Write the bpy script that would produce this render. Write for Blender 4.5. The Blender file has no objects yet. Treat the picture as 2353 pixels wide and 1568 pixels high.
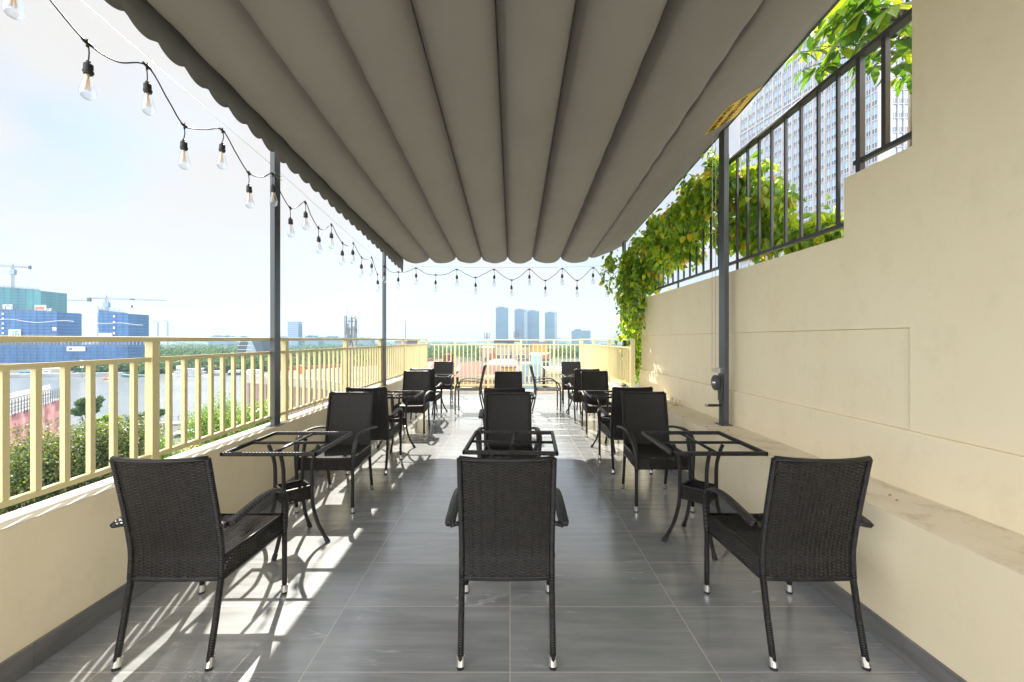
import bpy, math, random
import numpy as np
from mathutils import Vector, Matrix, noise as mnoise
R = math.radians
rnd = random.Random(7)
sc = bpy.context.scene
col = sc.collection

# ------------------------------------------------------------------ camera
EYE, F, UC, VC = 1.4, 960.0, 1172.0, 780.3
cam_d = bpy.data.cameras.new('camera')
cam = bpy.data.objects.new('camera', cam_d); col.objects.link(cam)
cam.location = (0, 0, EYE); cam.rotation_euler = (R(90), 0, 0)
cam_d.sensor_width = 36; cam_d.lens = F / 2353 * 36
cam_d.shift_x = .0019; cam_d.shift_y = -.0016
cam_d.clip_start = .05; cam_d.clip_end = 20000
sc.camera = cam

# ------------------------------------------------------------------ light
SUN = Vector((-.22, .64, .69)).normalized()
sd = bpy.data.lights.new('sun', 'SUN'); so = bpy.data.objects.new('sun', sd); col.objects.link(so)
sd.energy = 5.0; sd.angle = R(.55); sd.color = (1, .93, .82)
so.rotation_euler = SUN.to_track_quat('Z', 'Y').to_euler()
w = bpy.data.worlds.new('World'); sc.world = w; w.use_nodes = True
nt = w.node_tree; nt.nodes.clear(); N = nt.nodes.new; L = nt.links.new
sky = N('ShaderNodeTexSky'); sky.sky_type = 'NISHITA'; sky.sun_disc = False
sky.sun_elevation = math.asin(SUN.z); sky.sun_rotation = math.atan2(SUN.x, SUN.y)
sky.air_density = 1.0; sky.dust_density = 2.2; sky.ozone_density = 1.5
tc = N('ShaderNodeTexCoord'); mp = N('ShaderNodeMapping'); mp.inputs['Scale'].default_value = (1, 1, 2.6)
mp.inputs['Location'].default_value = (.35, .1, .0)
L(tc.outputs['Generated'], mp.inputs[0])
nz = N('ShaderNodeTexNoise'); nz.inputs['Scale'].default_value = 2.3; nz.inputs['Detail'].default_value = 9
nz.inputs['Roughness'].default_value = .52; nz.inputs['Distortion'].default_value = .3
L(mp.outputs[0], nz.inputs['Vector'])
cr = N('ShaderNodeValToRGB'); cr.color_ramp.elements[0].position = .34; cr.color_ramp.elements[1].position = .54
L(nz.outputs[0], cr.inputs[0])
cm = N('ShaderNodeMath'); cm.operation = 'MULTIPLY_ADD'; cm.inputs[1].default_value = .66; cm.inputs[2].default_value = .34
L(cr.outputs[0], cm.inputs[0])
mx = N('ShaderNodeMixRGB'); mx.inputs[2].default_value = (5.55, 5.25, 5.0, 1)
L(cm.outputs[0], mx.inputs[0]); 
sg = N('ShaderNodeVectorMath'); sg.operation = 'MULTIPLY'; sg.inputs[1].default_value = (.66, .80, .93); L(sky.outputs[0], sg.inputs[0]); L(sg.outputs[0], mx.inputs[1])
bg = N('ShaderNodeBackground'); bg.inputs['Strength'].default_value = .098
# sky behind the camera brightened, front dimmed: added fill for the shaded terrace
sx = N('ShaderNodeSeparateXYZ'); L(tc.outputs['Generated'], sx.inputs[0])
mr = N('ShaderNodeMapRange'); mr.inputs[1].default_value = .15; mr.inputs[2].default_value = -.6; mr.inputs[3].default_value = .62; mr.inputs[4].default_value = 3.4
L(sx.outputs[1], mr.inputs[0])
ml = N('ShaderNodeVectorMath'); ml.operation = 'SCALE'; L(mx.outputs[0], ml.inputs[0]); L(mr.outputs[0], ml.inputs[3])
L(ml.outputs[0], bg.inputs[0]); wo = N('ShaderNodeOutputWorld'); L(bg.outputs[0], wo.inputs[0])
sc.view_settings.view_transform = 'Standard'; sc.view_settings.look = 'None'
sc.view_settings.gamma = 1; sc.view_settings.exposure = 1.38
sc.cycles.max_bounces = 8; sc.cycles.transparent_max_bounces = 24
sc.cycles.volume_bounces = 0; sc.cycles.sample_clamp_indirect = 6
sc.cycles.use_denoising = True

# ------------------------------------------------------------------ materials
def mat(name, c, rough=.7, c2=None, scale=8, bump=0, bscale=60, metal=0, spec=.5, stretch=(1, 1, 1), detail=6, transl=None, coat=0):
    m = bpy.data.materials.new(name); m.use_nodes = True
    t = m.node_tree; b = t.nodes['Principled BSDF']
    b.inputs['Base Color'].default_value = (*c, 1); b.inputs['Roughness'].default_value = rough
    b.inputs['Metallic'].default_value = metal; b.inputs['Specular IOR Level'].default_value = spec
    b.inputs['Coat Weight'].default_value = coat
    tcn = t.nodes.new('ShaderNodeTexCoord'); mpn = t.nodes.new('ShaderNodeMapping')
    mpn.inputs['Scale'].default_value = stretch; t.links.new(tcn.outputs['Object'], mpn.inputs[0])
    if c2:
        n = t.nodes.new('ShaderNodeTexNoise'); n.inputs['Scale'].default_value = scale; n.inputs['Detail'].default_value = detail
        t.links.new(mpn.outputs[0], n.inputs['Vector'])
        r_ = t.nodes.new('ShaderNodeValToRGB'); r_.color_ramp.elements[0].position = .35; r_.color_ramp.elements[1].position = .65
        r_.color_ramp.elements[0].color = (*c, 1); r_.color_ramp.elements[1].color = (*c2, 1)
        t.links.new(n.outputs[0], r_.inputs[0]); t.links.new(r_.outputs[0], b.inputs['Base Color'])
    if bump:
        n2 = t.nodes.new('ShaderNodeTexNoise'); n2.inputs['Scale'].default_value = bscale; n2.inputs['Detail'].default_value = 4
        t.links.new(mpn.outputs[0], n2.inputs['Vector'])
        bp = t.nodes.new('ShaderNodeBump'); bp.inputs['Strength'].default_value = bump; bp.inputs['Distance'].default_value = .01
        t.links.new(n2.outputs[0], bp.inputs['Height']); t.links.new(bp.outputs[0], b.inputs['Normal'])
    if transl:
        tr = t.nodes.new('ShaderNodeBsdfTranslucent'); tr.inputs[0].default_value = (*transl, 1)
        ad = t.nodes.new('ShaderNodeAddShader'); t.links.new(b.outputs[0], ad.inputs[0]); t.links.new(tr.outputs[0], ad.inputs[1])
        t.links.new(ad.outputs[0], t.nodes['Material Output'].inputs[0])
    return m

def leaf_mat(name, stops, tstops, rough=.4, spec=.5):
    m = bpy.data.materials.new(name); m.use_nodes = True; t = m.node_tree; b = t.nodes['Principled BSDF']
    b.inputs['Roughness'].default_value = rough; b.inputs['Specular IOR Level'].default_value = spec
    g = t.nodes.new('ShaderNodeNewGeometry')
    def ramp(st):
        r_ = t.nodes.new('ShaderNodeValToRGB'); e = r_.color_ramp.elements
        while len(e) < len(st): e.new(.5)
        for k, (p, c) in enumerate(st): e[k].position = p; e[k].color = (*c, 1)
        t.links.new(g.outputs['Random Per Island'], r_.inputs[0]); return r_
    a = ramp(stops); c = ramp(tstops)
    t.links.new(a.outputs[0], b.inputs['Base Color'])
    tr = t.nodes.new('ShaderNodeBsdfTranslucent'); t.links.new(c.outputs[0], tr.inputs[0])
    ad = t.nodes.new('ShaderNodeAddShader'); t.links.new(b.outputs[0], ad.inputs[0]); t.links.new(tr.outputs[0], ad.inputs[1])
    t.links.new(ad.outputs[0], t.nodes['Material Output'].inputs[0])
    return m

M = {}
M['wall'] = mat('cream_plaster', (.86, .75, .52), .75, (.88, .785, .56), 1.6, .045, 140, stretch=(1, 1, .6))
def weather(m, tint, amount, sc_, st_):
    t = m.node_tree; b = t.nodes['Principled BSDF']; s = b.inputs['Base Color'].links[0].from_socket
    tcn = t.nodes.new('ShaderNodeTexCoord'); mp_ = t.nodes.new('ShaderNodeMapping'); mp_.inputs['Scale'].default_value = st_; t.links.new(tcn.outputs['Object'], mp_.inputs[0])
    n = t.nodes.new('ShaderNodeTexNoise'); n.inputs['Scale'].default_value = sc_; n.inputs['Detail'].default_value = 10; n.inputs['Roughness'].default_value = .7; t.links.new(mp_.outputs[0], n.inputs['Vector'])
    r_ = t.nodes.new('ShaderNodeMapRange'); r_.inputs[1].default_value = .52; r_.inputs[2].default_value = .78; r_.inputs[4].default_value = amount; t.links.new(n.outputs[0], r_.inputs[0])
    mx_ = t.nodes.new('ShaderNodeMixRGB'); mx_.inputs[2].default_value = (*tint, 1); t.links.new(r_.outputs[0], mx_.inputs[0]); t.links.new(s, mx_.inputs[1]); t.links.new(mx_.outputs[0], b.inputs['Base Color'])
weather(M['wall'], (.66, .56, .38), .22, 1.1, (1, 1, .3)); weather(M['wall'], (.50, .42, .28), .20, 7, (1, 1, .8))
M['sill'] = mat('cream_sill', (.72, .68, .60), .8, (.64, .60, .51), 5, .15, 60)
M['ledge'] = mat('ledge_cement', (.78, .70, .53), .8, (.72, .64, .475), 3.5, .15, 60); weather(M['ledge'], (.36, .27, .17), .7, 7, (1, 1, 1))
weather(M['sill'], (.40, .33, .24), .5, 8, (1, 1, 1))
M['rail'] = mat('yellow_paint', (.72, .64, .36), .45, (.68, .60, .33), 3, .03, 40)
M['post'] = mat('grey_painted_steel', (.070, .080, .088), .36, (.092, .102, .112), 2.5, .04, 30, metal=.25, stretch=(1, 1, .3))
M['darkrail'] = mat('dark_painted_steel', (.05, .052, .058), .4, (.07, .07, .075), 4, .04, 30, metal=.2)
M['cap'] = mat('brushed_aluminium', (.62, .60, .56), .32, metal=.9)
M['rubber'] = mat('black_rubber', (.012, .012, .012), .6)
M['wire'] = mat('galvanised_wire', (.35, .35, .34), .4, metal=.8)
M['cord'] = mat('black_cord', (.015, .015, .017), .45)
M['brass'] = mat('brass', (.6, .42, .15), .35, metal=.9)
M['silver'] = mat('zinc_plated', (.6, .6, .6), .25, metal=.9)
M['rust'] = mat('rusty_iron', (.25, .09, .03), .9, (.40, .22, .10), 20)
M['stub'] = mat('painted_rebar', (.72, .66, .46), .7, (.5, .4, .25), 40, .4, 120)
M['fil'] = mat('filament_amber', (.85, .45, .06), .4)

def wicker(name, c, c2, wave, rough=.36, dirn='DIAGONAL'):
    m = mat(name, c, rough, c2, 30, 0, spec=.30)
    t = m.node_tree; b = t.nodes['Principled BSDF']
    if wave:
        tcn = t.nodes.new('ShaderNodeTexCoord'); wv = t.nodes.new('ShaderNodeTexWave')
        wv.wave_type = 'BANDS'; wv.bands_direction = dirn; wv.inputs['Scale'].default_value = wave; wv.inputs['Distortion'].default_value = .6
        t.links.new(tcn.outputs['Object'], wv.inputs['Vector'])
        bp = t.nodes.new('ShaderNodeBump'); bp.inputs['Strength'].default_value = .7; bp.inputs['Distance'].default_value = .004
        t.links.new(wv.outputs[1], bp.inputs['Height']); t.links.new(bp.outputs[0], b.inputs['Normal'])
    return m
M['weave'] = wicker('black_wicker', (.009, .0078, .0065), (.017, .0142, .0115), 0, .46)
M['wrap'] = wicker('black_wicker_wrap', (.014, .014, .015), (.024, .023, .022), 34, .33, 'Z')
M['braid'] = wicker('black_wicker_braid', (.014, .014, .015), (.026, .025, .024), 30, .38)

def floor_mat():
    m = bpy.data.materials.new('grey_marble_tile'); m.use_nodes = True; t = m.node_tree; b = t.nodes['Principled BSDF']; n = t.nodes.new; l = t.links.new
    tcn = n('ShaderNodeTexCoord'); mp1 = n('ShaderNodeMapping'); mp1.inputs['Location'].default_value = (0, -.0296, 0)
    l(tcn.outputs['Object'], mp1.inputs[0])
    br = n('ShaderNodeTexBrick'); br.offset = 0; br.squash = 1; br.inputs['Scale'].default_value = 1
    br.inputs['Brick Width'].default_value = .864; br.inputs['Row Height'].default_value = .432
    br.inputs['Mortar Size'].default_value = .0024; br.inputs['Mortar Smooth'].default_value = .1; br.inputs['Bias'].default_value = 0
    br.inputs['Color1'].default_value = (0, 0, 0, 1); br.inputs['Color2'].default_value = (1, 1, 1, 1); br.inputs['Mortar'].default_value = (.5, .5, .5, 1)
    l(mp1.outputs[0], br.inputs['Vector'])
    # tile-random offset so the veins stop at each joint
    off = n('ShaderNodeVectorMath'); off.operation = 'SCALE'; off.inputs[3].default_value = 7.3; l(br.outputs['Color'], off.inputs[0])
    add = n('ShaderNodeVectorMath'); l(tcn.outputs['Object'], add.inputs[0]); l(off.outputs[0], add.inputs[1])
    mp2 = n('ShaderNodeMapping'); mp2.inputs['Scale'].default_value = (.7, 5.5, 1); mp2.inputs['Rotation'].default_value = (0, 0, .12); l(add.outputs[0], mp2.inputs[0])
    nb = n('ShaderNodeTexNoise'); nb.inputs['Scale'].default_value = 2.2; nb.inputs['Detail'].default_value = 9; nb.inputs['Roughness'].default_value = .62; nb.inputs['Distortion'].default_value = .35
    l(mp2.outputs[0], nb.inputs['Vector'])
    r1 = n('ShaderNodeValToRGB'); e = r1.color_ramp.elements; e[0].position = .3; e[0].color = (.195, .198, .202, 1); e[1].position = .72; e[1].color = (.34, .338, .332, 1)
    l(nb.outputs[0], r1.inputs[0])
    nv = n('ShaderNodeTexNoise'); nv.inputs['Scale'].default_value = 1.5; nv.inputs['Detail'].default_value = 7; nv.inputs['Distortion'].default_value = .7
    l(mp2.outputs[0], nv.inputs['Vector'])
    r2 = n('ShaderNodeValToRGB'); e = r2.color_ramp.elements; e[0].position = .491; e[0].color = (0, 0, 0, 1); e[1].position = .509; e[1].color = (0, 0, 0, 1)
    k = e.new(.5); k.color = (.85, .85, .85, 1)
    l(nv.outputs[0], r2.inputs[0])
    msk = n('ShaderNodeTexNoise'); msk.inputs['Scale'].default_value = 2.5; l(add.outputs[0], msk.inputs['Vector'])
    mr = n('ShaderNodeMapRange'); mr.inputs[1].default_value = .48; mr.inputs[2].default_value = .62; l(msk.outputs[0], mr.inputs[0])
    mu = n('ShaderNodeMath'); mu.operation = 'MULTIPLY'; l(r2.outputs[0], mu.inputs[0]); l(mr.outputs[0], mu.inputs[1])
    m1 = n('ShaderNodeMixRGB'); m1.inputs[2].default_value = (.48, .47, .45, 1); l(mu.outputs[0], m1.inputs[0]); l(r1.outputs[0], m1.inputs[1])
    m2 = n('ShaderNodeMixRGB'); m2.inputs[2].default_value = (.50, .45, .39, 1); l(br.outputs['Fac'], m2.inputs[0]); l(m1.outputs[0], m2.inputs[1])
    l(m2.outputs[0], b.inputs['Base Color'])
    nr = n('ShaderNodeTexNoise'); nr.inputs['Scale'].default_value = 3; nr.inputs['Detail'].default_value = 8; l(tcn.outputs['Object'], nr.inputs['Vector'])
    rr = n('ShaderNodeMapRange'); rr.inputs[3].default_value = .10; rr.inputs[4].default_value = .26; l(nr.outputs[0], rr.inputs[0])
    l(rr.outputs[0], b.inputs['Roughness']); b.inputs['Specular IOR Level'].default_value = 1.0; b.inputs['Coat Weight'].default_value = .6; b.inputs['Coat Roughness'].default_value = .24; b.inputs['Coat IOR'].default_value = 1.65; b.inputs['Coat Tint'].default_value = (.9, .96, 1, 1)
    nf = n('ShaderNodeTexNoise'); nf.inputs['Scale'].default_value = 120; l(tcn.outputs['Object'], nf.inputs['Vector'])
    bp = n('ShaderNodeBump'); bp.inputs['Strength'].default_value = .06; bp.inputs['Distance'].default_value = .004; l(nf.outputs[0], bp.inputs['Height'])
    bp2 = n('ShaderNodeBump'); bp2.invert = True; bp2.inputs['Strength'].default_value = .5; bp2.inputs['Distance'].default_value = .002; l(br.outputs['Fac'], bp2.inputs['Height']); l(bp.outputs[0], bp2.inputs['Normal'])
    l(bp2.outputs[0], b.inputs['Normal'])
    return m
M['floor'] = floor_mat()
M['skirt'] = mat('skirting_tile', (.13, .13, .13), .3, (.20, .195, .19), 3, .05, 60, stretch=(1, 1, 6))
M['grout'] = mat('grout', (.45, .40, .33), .9)

def glass_bulb():
    m = bpy.data.materials.new('bulb_glass'); m.use_nodes = True; t = m.node_tree
    lw = t.nodes.new('ShaderNodeLayerWeight'); lw.inputs[0].default_value = .35
    g = t.nodes.new('ShaderNodeBsdfGlossy'); g.inputs['Roughness'].default_value = .03; g.inputs['Color'].default_value = (.9, .95, 1, 1)
    tr = t.nodes.new('ShaderNodeBsdfTransparent'); tr.inputs[0].default_value = (.93, .955, .98, 1)
    mxs = t.nodes.new('ShaderNodeMixShader'); mm = t.nodes.new('ShaderNodeMath'); mm.operation = 'MULTIPLY'; mm.inputs[1].default_value = .75
    t.links.new(lw.outputs['Facing'], mm.inputs[0]); t.links.new(mm.outputs[0], mxs.inputs[0])
    t.links.new(tr.outputs[0], mxs.inputs[1]); t.links.new(g.outputs[0], mxs.inputs[2])
    t.links.new(mxs.outputs[0], t.nodes['Material Output'].inputs[0]); return m
M['glass'] = glass_bulb()

# ------------------------------------------------------------------ helpers
class MB:
    def __init__(s): s.v = []; s.f = []; s.m = []; s.cur = 0
    def add(s, vs, fs):
        o = len(s.v); s.v += [tuple(p) for p in vs]; s.f += [tuple(i + o for i in f) for f in fs]; s.m += [s.cur] * len(fs); return s
    def box(s, a, b):
        x0, y0, z0 = a; x1, y1, z1 = b
        return s.add([(x0,y0,z0),(x1,y0,z0),(x1,y1,z0),(x0,y1,z0),(x0,y0,z1),(x1,y0,z1),(x1,y1,z1),(x0,y1,z1)],
                     [(0,3,2,1),(4,5,6,7),(0,1,5,4),(1,2,6,5),(2,3,7,6),(3,0,4,7)])
    def bar(s, p, q, w_, h_, up=(0, 0, 1)):
        p = Vector(p); q = Vector(q); d = (q - p).normalized(); up = Vector(up)
        if abs(d.dot(up)) > .99: up = Vector((0, 1, 0))
        x = d.cross(up).normalized() * w_ / 2; y = x.cross(d).normalized() * h_ / 2
        vs = [p-x-y, p+x-y, p+x+y, p-x+y, q-x-y, q+x-y, q+x+y, q-x+y]
        return s.add(vs, [(0,1,2,3),(7,6,5,4),(0,4,5,1),(1,5,6,2),(2,6,7,3),(3,7,4,0)])
    def tube(s, pts, r, n=8, cap=True, side=None):
        pts = [Vector(p) for p in pts]; k = len(pts)
        rs = r if isinstance(r, (list, tuple)) else [r] * k
        vs = []; prev = None
        for i, p in enumerate(pts):
            d = (pts[min(i+1, k-1)] - pts[max(i-1, 0)]).normalized()
            if side is not None: x = Vector(side); x = (x - d * x.dot(d)).normalized()
            else:
                if prev is None:
                    a = Vector((0, 0, 1)) if abs(d.z) < .9 else Vector((1, 0, 0)); x = d.cross(a).normalized()
                else: x = (prev - d * prev.dot(d)).normalized()
                prev = x
            y = d.cross(x)
            rx, ry = rs[i] if isinstance(rs[i], (tuple, list)) else (rs[i], rs[i])
            for j in range(n):
                t = 2 * math.pi * j / n; vs.append(p + x * math.cos(t) * rx + y * math.sin(t) * ry)
        fs = [(i*n+j, i*n+(j+1) % n, (i+1)*n+(j+1) % n, (i+1)*n+j) for i in range(k-1) for j in range(n)]
        if cap: fs += [tuple(range(n))[::-1], tuple((k-1)*n + j for j in range(n))]
        return s.add(vs, fs)
    def lathe(s, prof, c=(0, 0, 0), n=14, axis='z'):
        vs = []
        for r_, z_ in prof:
            for j in range(n):
                t = 2*math.pi*j/n; a, b = r_*math.cos(t), r_*math.sin(t)
                p = (a, b, z_) if axis == 'z' else ((z_, a, b) if axis == 'x' else (a, z_, b))
                vs.append((c[0]+p[0], c[1]+p[1], c[2]+p[2]))
        k = len(prof)
        fs = [(i*n+j, i*n+(j+1) % n, (i+1)*n+(j+1) % n, (i+1)*n+j) for i in range(k-1) for j in range(n)]
        fs += [tuple(range(n))[::-1], tuple((k-1)*n + j for j in range(n))]
        return s.add(vs, fs)
    def prism(s, poly, z0, z1):
        n = len(poly)
        vs = [(x, y, z0) for x, y in poly] + [(x, y, z1) for x, y in poly]
        return s.add(vs, [tuple(range(n))[::-1], tuple(range(n, 2*n))] + [(i, (i+1) % n, n+(i+1) % n, n+i) for i in range(n)])
    def extrude_x(s, poly, x0, x1):   # poly in (y,z)
        n = len(poly); vs = [(x0, y, z) for y, z in poly] + [(x1, y, z) for y, z in poly]
        return s.add(vs, [tuple(range(n)), tuple(range(n, 2*n))[::-1]] + [(i, n+i, n+(i+1) % n, (i+1) % n) for i in range(n)])
    def build(s, name, m, parent=None, smooth=False, bevel=0):
        me = bpy.data.meshes.new(name); me.from_pydata(s.v, [], s.f)
        ms = m if isinstance(m, list) else [m]
        for a in ms: me.materials.append(a)
        if len(ms) > 1: me.polygons.foreach_set('material_index', s.m)
        if smooth: me.polygons.foreach_set('use_smooth', [True] * len(me.polygons))
        me.update()
        o = bpy.data.objects.new(name, me); col.objects.link(o)
        if parent: o.parent = parent
        if bevel:
            b = o.modifiers.new('bevel', 'BEVEL'); b.width = bevel; b.segments = 2; b.limit_method = 'ANGLE'
        return o

def tag(o, label=None, cat=None, group=None, kind=None):
    if label: o['label'] = label
    if cat: o['category'] = cat
    if group: o['group'] = group
    if kind: o['kind'] = kind
    return o
def empty(name, label, cat, loc=(0, 0, 0), rz=0, group=None):
    o = bpy.data.objects.new(name, None); col.objects.link(o); o.location = loc; o.rotation_euler = (0, 0, rz)
    o.empty_display_size = .1
    return tag(o, label, cat, group)
def copy_tree(o, parent=None):
    c = o.copy(); col.objects.link(c)
    if parent: c.parent = parent
    for ch in [x for x in KIDS.get(o.name, [])]: copy_tree(ch, c)
    return c
KIDS = {}
def index_kids(root):
    for o in bpy.data.objects:
        if o.parent: KIDS.setdefault(o.parent.name, [])
    KIDS.clear()
    for o in bpy.data.objects:
        if o.parent: KIDS.setdefault(o.parent.name, []).append(o)
def P(u, v, z): return Vector(((u - UC) * z / F, z, EYE - (v - VC) * z / F))
def spl(pts, n=8):   # catmull-rom
    pts = [Vector(p) for p in pts]; q = [pts[0]*2-pts[1]] + pts + [pts[-1]*2-pts[-2]]; out = []
    for i in range(1, len(q)-2):
        a, b, c, d = q[i-1:i+3]
        for k in range(n):
            t = k / n
            out.append(.5*((2*b) + (c-a)*t + (2*a-5*b+4*c-d)*t*t + (3*b-a-3*c+d)*t**3))
    out.append(pts[-1]); return out

# ================================================================== SETTING
XL, XR = -2.037, 1.726
ZE = 10.86
o = MB().box((XL-.3, -2.5, -.3), (2.25, ZE+.02, 0)).build('floor', M['floor']); tag(o, kind='structure')
G = -24.0

# left parapet
lp = empty('left_parapet_wall', 'low cream plastered wall with white sunlit top under the left yellow railing', 'parapet')
MB().box((XL-.16, -2.5, -.2), (XL, 10.5, .636)).build('wall_body', M['wall'], lp)
MB().box((XL-.163, -2.5, .6362), (XL+.003, 10.5, .640)).build('wall_top', M['sill'], lp)
sk = MB()
for k in range(-3, 12):
    y0 = -.0 + k * .864 + .05; y1 = y0 + .861
    sk.box((XL+.0005, y0, .001), (XL+.013, min(y1, 10.8), .108))
sk.build('skirting', M['skirt'], lp); MB().box((XL+.0003, -2.5, .001), (XL+.008, 10.8, .1075)).build('joint_filler', M['grout'], lp)

# right wall (tall, stepped)
rw = empty('right_boundary_wall', 'tall cream plastered wall with stepped top along the right side', 'wall')
TH = 2.26
MB().extrude_x([(-2.5, -.2), (6.67, -.2), (6.67, .925), (-2.5, .925)], 2.066, TH).build('lower_wall', M['wall'], rw, bevel=.006)
MB().extrude_x([(-2.5, .9255), (2.18, .9255), (2.18, 1.46), (6.665, 1.46), (6.665, 2.04), (2.61, 2.04), (2.61, 2.405), (2.168, 2.405), (2.168, 5.6), (-2.5, 5.6)], 2.083, TH-.002).build('upper_wall', M['wall'], rw, bevel=.004)
MB().extrude_x([(2.1815, .9258), (6.66, .9258), (6.66, 1.4585), (2.1815, 1.4585)], 2.094, TH-.004).build('recessed_panel', M['wall'], rw)
MB().box((TH+.01, -2.5, -3), (TH+.5, 2.15, 3.1)).build('neighbour_wall', M['wall'], rw)
# ledge
lg = empty('right_ledge', 'low cream ledge running along the foot of the right wall', 'ledge')
MB().box((XR, -2.5, -.2), (2.0655, 10.5, .608)).build('ledge_body', M['wall'], lg, bevel=.004)
MB().box((XR-.001, -2.5, .6083), (2.0652, 10.5, .612)).build('ledge_top', M['ledge'], lg)
sk = MB()
for k in range(-3, 12):
    y0 = .05 + k * .864 + .045; sk.box((XR-.013, y0, .001), (XR-.0005, min(y0+.861, 10.8), .108))
sk.build('skirting', M['skirt'], lg); MB().box((XR-.008, -2.5, .001), (XR-.0003, 10.8, .1075)).build('joint_filler', M['grout'], lg)
# far kerb
fk = MB().box((XL, ZE-.02, -.2), (XR+.2, ZE+.18, .07)).build('far_kerb', M['sill'], bevel=.006)
tag(fk, 'low pale kerb under the far yellow railing', 'kerb')
# terrace building mass below
tb = MB().box((XL-.155, -2.6, G), (2.24, ZE+.17, -.31)).build('terrace_building', M['wall'])
tag(tb, 'cream building body below the roof terrace', 'building')

# ------------------------------------------------------------------ yellow railings
XRAIL = -2.12
def rail_run(root, a, b, zb, zm0, zm1, zt0, zt1, posts, bars, topw=.055):
    """a,b ends in plan; heights: bottom rail, mid rail, top rail"""
    a = Vector(a); b = Vector(b); d = (b - a); n = d.length; d = d / n
    def at(t, z): return Vector((a.x + d.x*t, a.y + d.y*t, z))
    MB().bar(at(-.02, (zt0+zt1)/2), at(n+.02, (zt0+zt1)/2), topw, zt1-zt0).build('top_rail', M['rail'], root, bevel=.003)
    MB().bar(at(0, (zm0+zm1)/2), at(n, (zm0+zm1)/2), .030, zm1-zm0).build('middle_rail', M['rail'], root)
    MB().bar(at(0, zb+.012), at(n, zb+.012), .032, .026).build('bottom_rail', M['rail'], root)
    base = .612 if zb > .5 else .0702
    for t in posts: MB().bar(at(t, base), at(t, zt0), .045, .05, up=(d.x, d.y, 0)).build('post', M['rail'], root)
    for t in bars: MB().bar(at(t, zb+.026), at(t, zm0), .024, .026, up=(d.x, d.y, 0)).build('baluster', M['rail'], root)
def bars_between(posts, n, end):
    out = []
    for i in range(len(posts)-1):
        s = (posts[i+1]-posts[i]) / n
        out += [posts[i] + s*k for k in range(1, n)]
    return out
rl = empty('left_railing', 'yellow painted metal railing with vertical bars on the left parapet', 'railing', (0, 0, 0))
ps = [1.02 - .0, 2.476, 3.932, 5.388, 6.82, 8.27, 9.70]
ps = [p for p in ps]
y0 = .2
rail_run(rl, (XRAIL, y0, 0), (XRAIL, 10.6, 0), .700, 1.27, 1.294, 1.387, 1.415,
         [p-y0 for p in ps]+[10.6-y0], [q-y0 for q in bars_between(ps, 12, 0)] + [9.70+.1205*k-y0 for k in range(1, 8)])
rf = empty('far_railing', 'yellow painted metal railing across the far end of the terrace', 'railing')
xs0 = XRAIL+.05; fp = [-1.44, -.575, .29, 1.155]
rail_run(rf, (xs0, 10.95, 0), (1.84, 10.95, 0), .19, 1.25, 1.272, 1.375, 1.397,
         [p-xs0 for p in fp]+[1.84-xs0], [p-xs0+.1083*k for p in [-1.44-.65]+fp for k in range(1, 8) if xs0 < p+.1083*k < 1.80 and (p > -2 or p+.1083*k < -1.5)], .04)
rr = empty('right_railing', 'yellow painted metal railing with thick end post at the far right', 'railing')
pr = [6.28, 7.75, 9.2, 10.6]
rail_run(rr, (1.84, 6.28, 0), (1.84, 10.9, 0), .70, 1.262, 1.286, 1.385, 1.412,
         [0, 1.47, 2.92, 4.4], [q-6.28 for q in bars_between(pr, 12, 0)], .05)
MB().box((1.81, 6.24, .612), (1.87, 6.30, 1.4125)).build('end_post', M['rail'], rr, bevel=.003)

# ------------------------------------------------------------------ dark railing on the right wall
dr = empty('dark_stair_railing', 'dark grey metal railing with upright bars standing on top of the right wall', 'railing')
XD = 2.115
MB().box((XD-.03, 1.0, 3.10), (XD+.03, 6.4, 3.125)).build('top_rail', M['darkrail'], dr, bevel=.002)
MB().box((XD-.015, 2.60, 2.112), (XD+.015, 6.4, 2.137)).build('bottom_rail', M['darkrail'], dr)
MB().box((XD-.015, 1.9, 2.465), (XD+.015, 2.56, 2.49)).build('bottom_rail', M['darkrail'], dr)
for k in range(-2, 24):
    y = 2.352 + .1706 * k
    if k in (-2, -1): continue
    zb = 2.49 if y < 2.5 else (2.405 if k == 1 else 2.137)
    w_ = .016 if k == 1 else (.014 if k == 0 else .009)
    if k == 9 or k == 17: zb = 2.041; 
    MB().box((XD-w_, y-w_, zb), (XD+w_, y+w_, 3.1)).build('baluster' if w_ < .012 else 'post', M['darkrail'], dr)

# ================================================================== AWNING
SL = .078; SK = .0073
SE = [-1.96, -1.484, -1.015, -.560, -.098, .346, .846, 1.350, 1.955]
A0 = [2.05]*8 + [2.24]
Y0, Y1 = -1.0, 7.44
def awn(i, a, y):
    xa, xb = SE[i], SE[i+1]; aa, ab = A0[i], A0[i+1]
    x = xa + (xb-xa)*a + SK*y
    wv = .5 + .5*mnoise.noise(Vector((i*3.1+a*.6, y*.35, 0)))
    prof = (1-(2*a-1)**2)**.52
    if i == 7: prof = math.sin(math.pi*a**.55)*.42 if a < .999 else 0
    d = (.185-.055*min(1, max(0, (y-5.6)/1.6)))*prof*(.93+.14*wv)
    # tension creases running from the seams
    e = min(a, 1-a)
    d += .0095*math.exp(-e*7)*math.sin(y*17+i*2.3+(a*14 if a < .5 else -a*14)+3*mnoise.noise(Vector((y*.9, i, 0))))*min(1, e*16)
    d += .010*mnoise.noise(Vector((x*6, y*2.2+i, .5)))*min(1, e*6)
    z = EYE + aa + (ab-aa)*a - SL*y - d
    yy = y
    if y > Y1-.35:   # the tail of every billow bellies out a little
        z += .02*((y-(Y1-.35))/.35)**2*prof
        yy = y + .03*prof*((y-(Y1-.35))/.35)
    return (x, yy, z)
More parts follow.
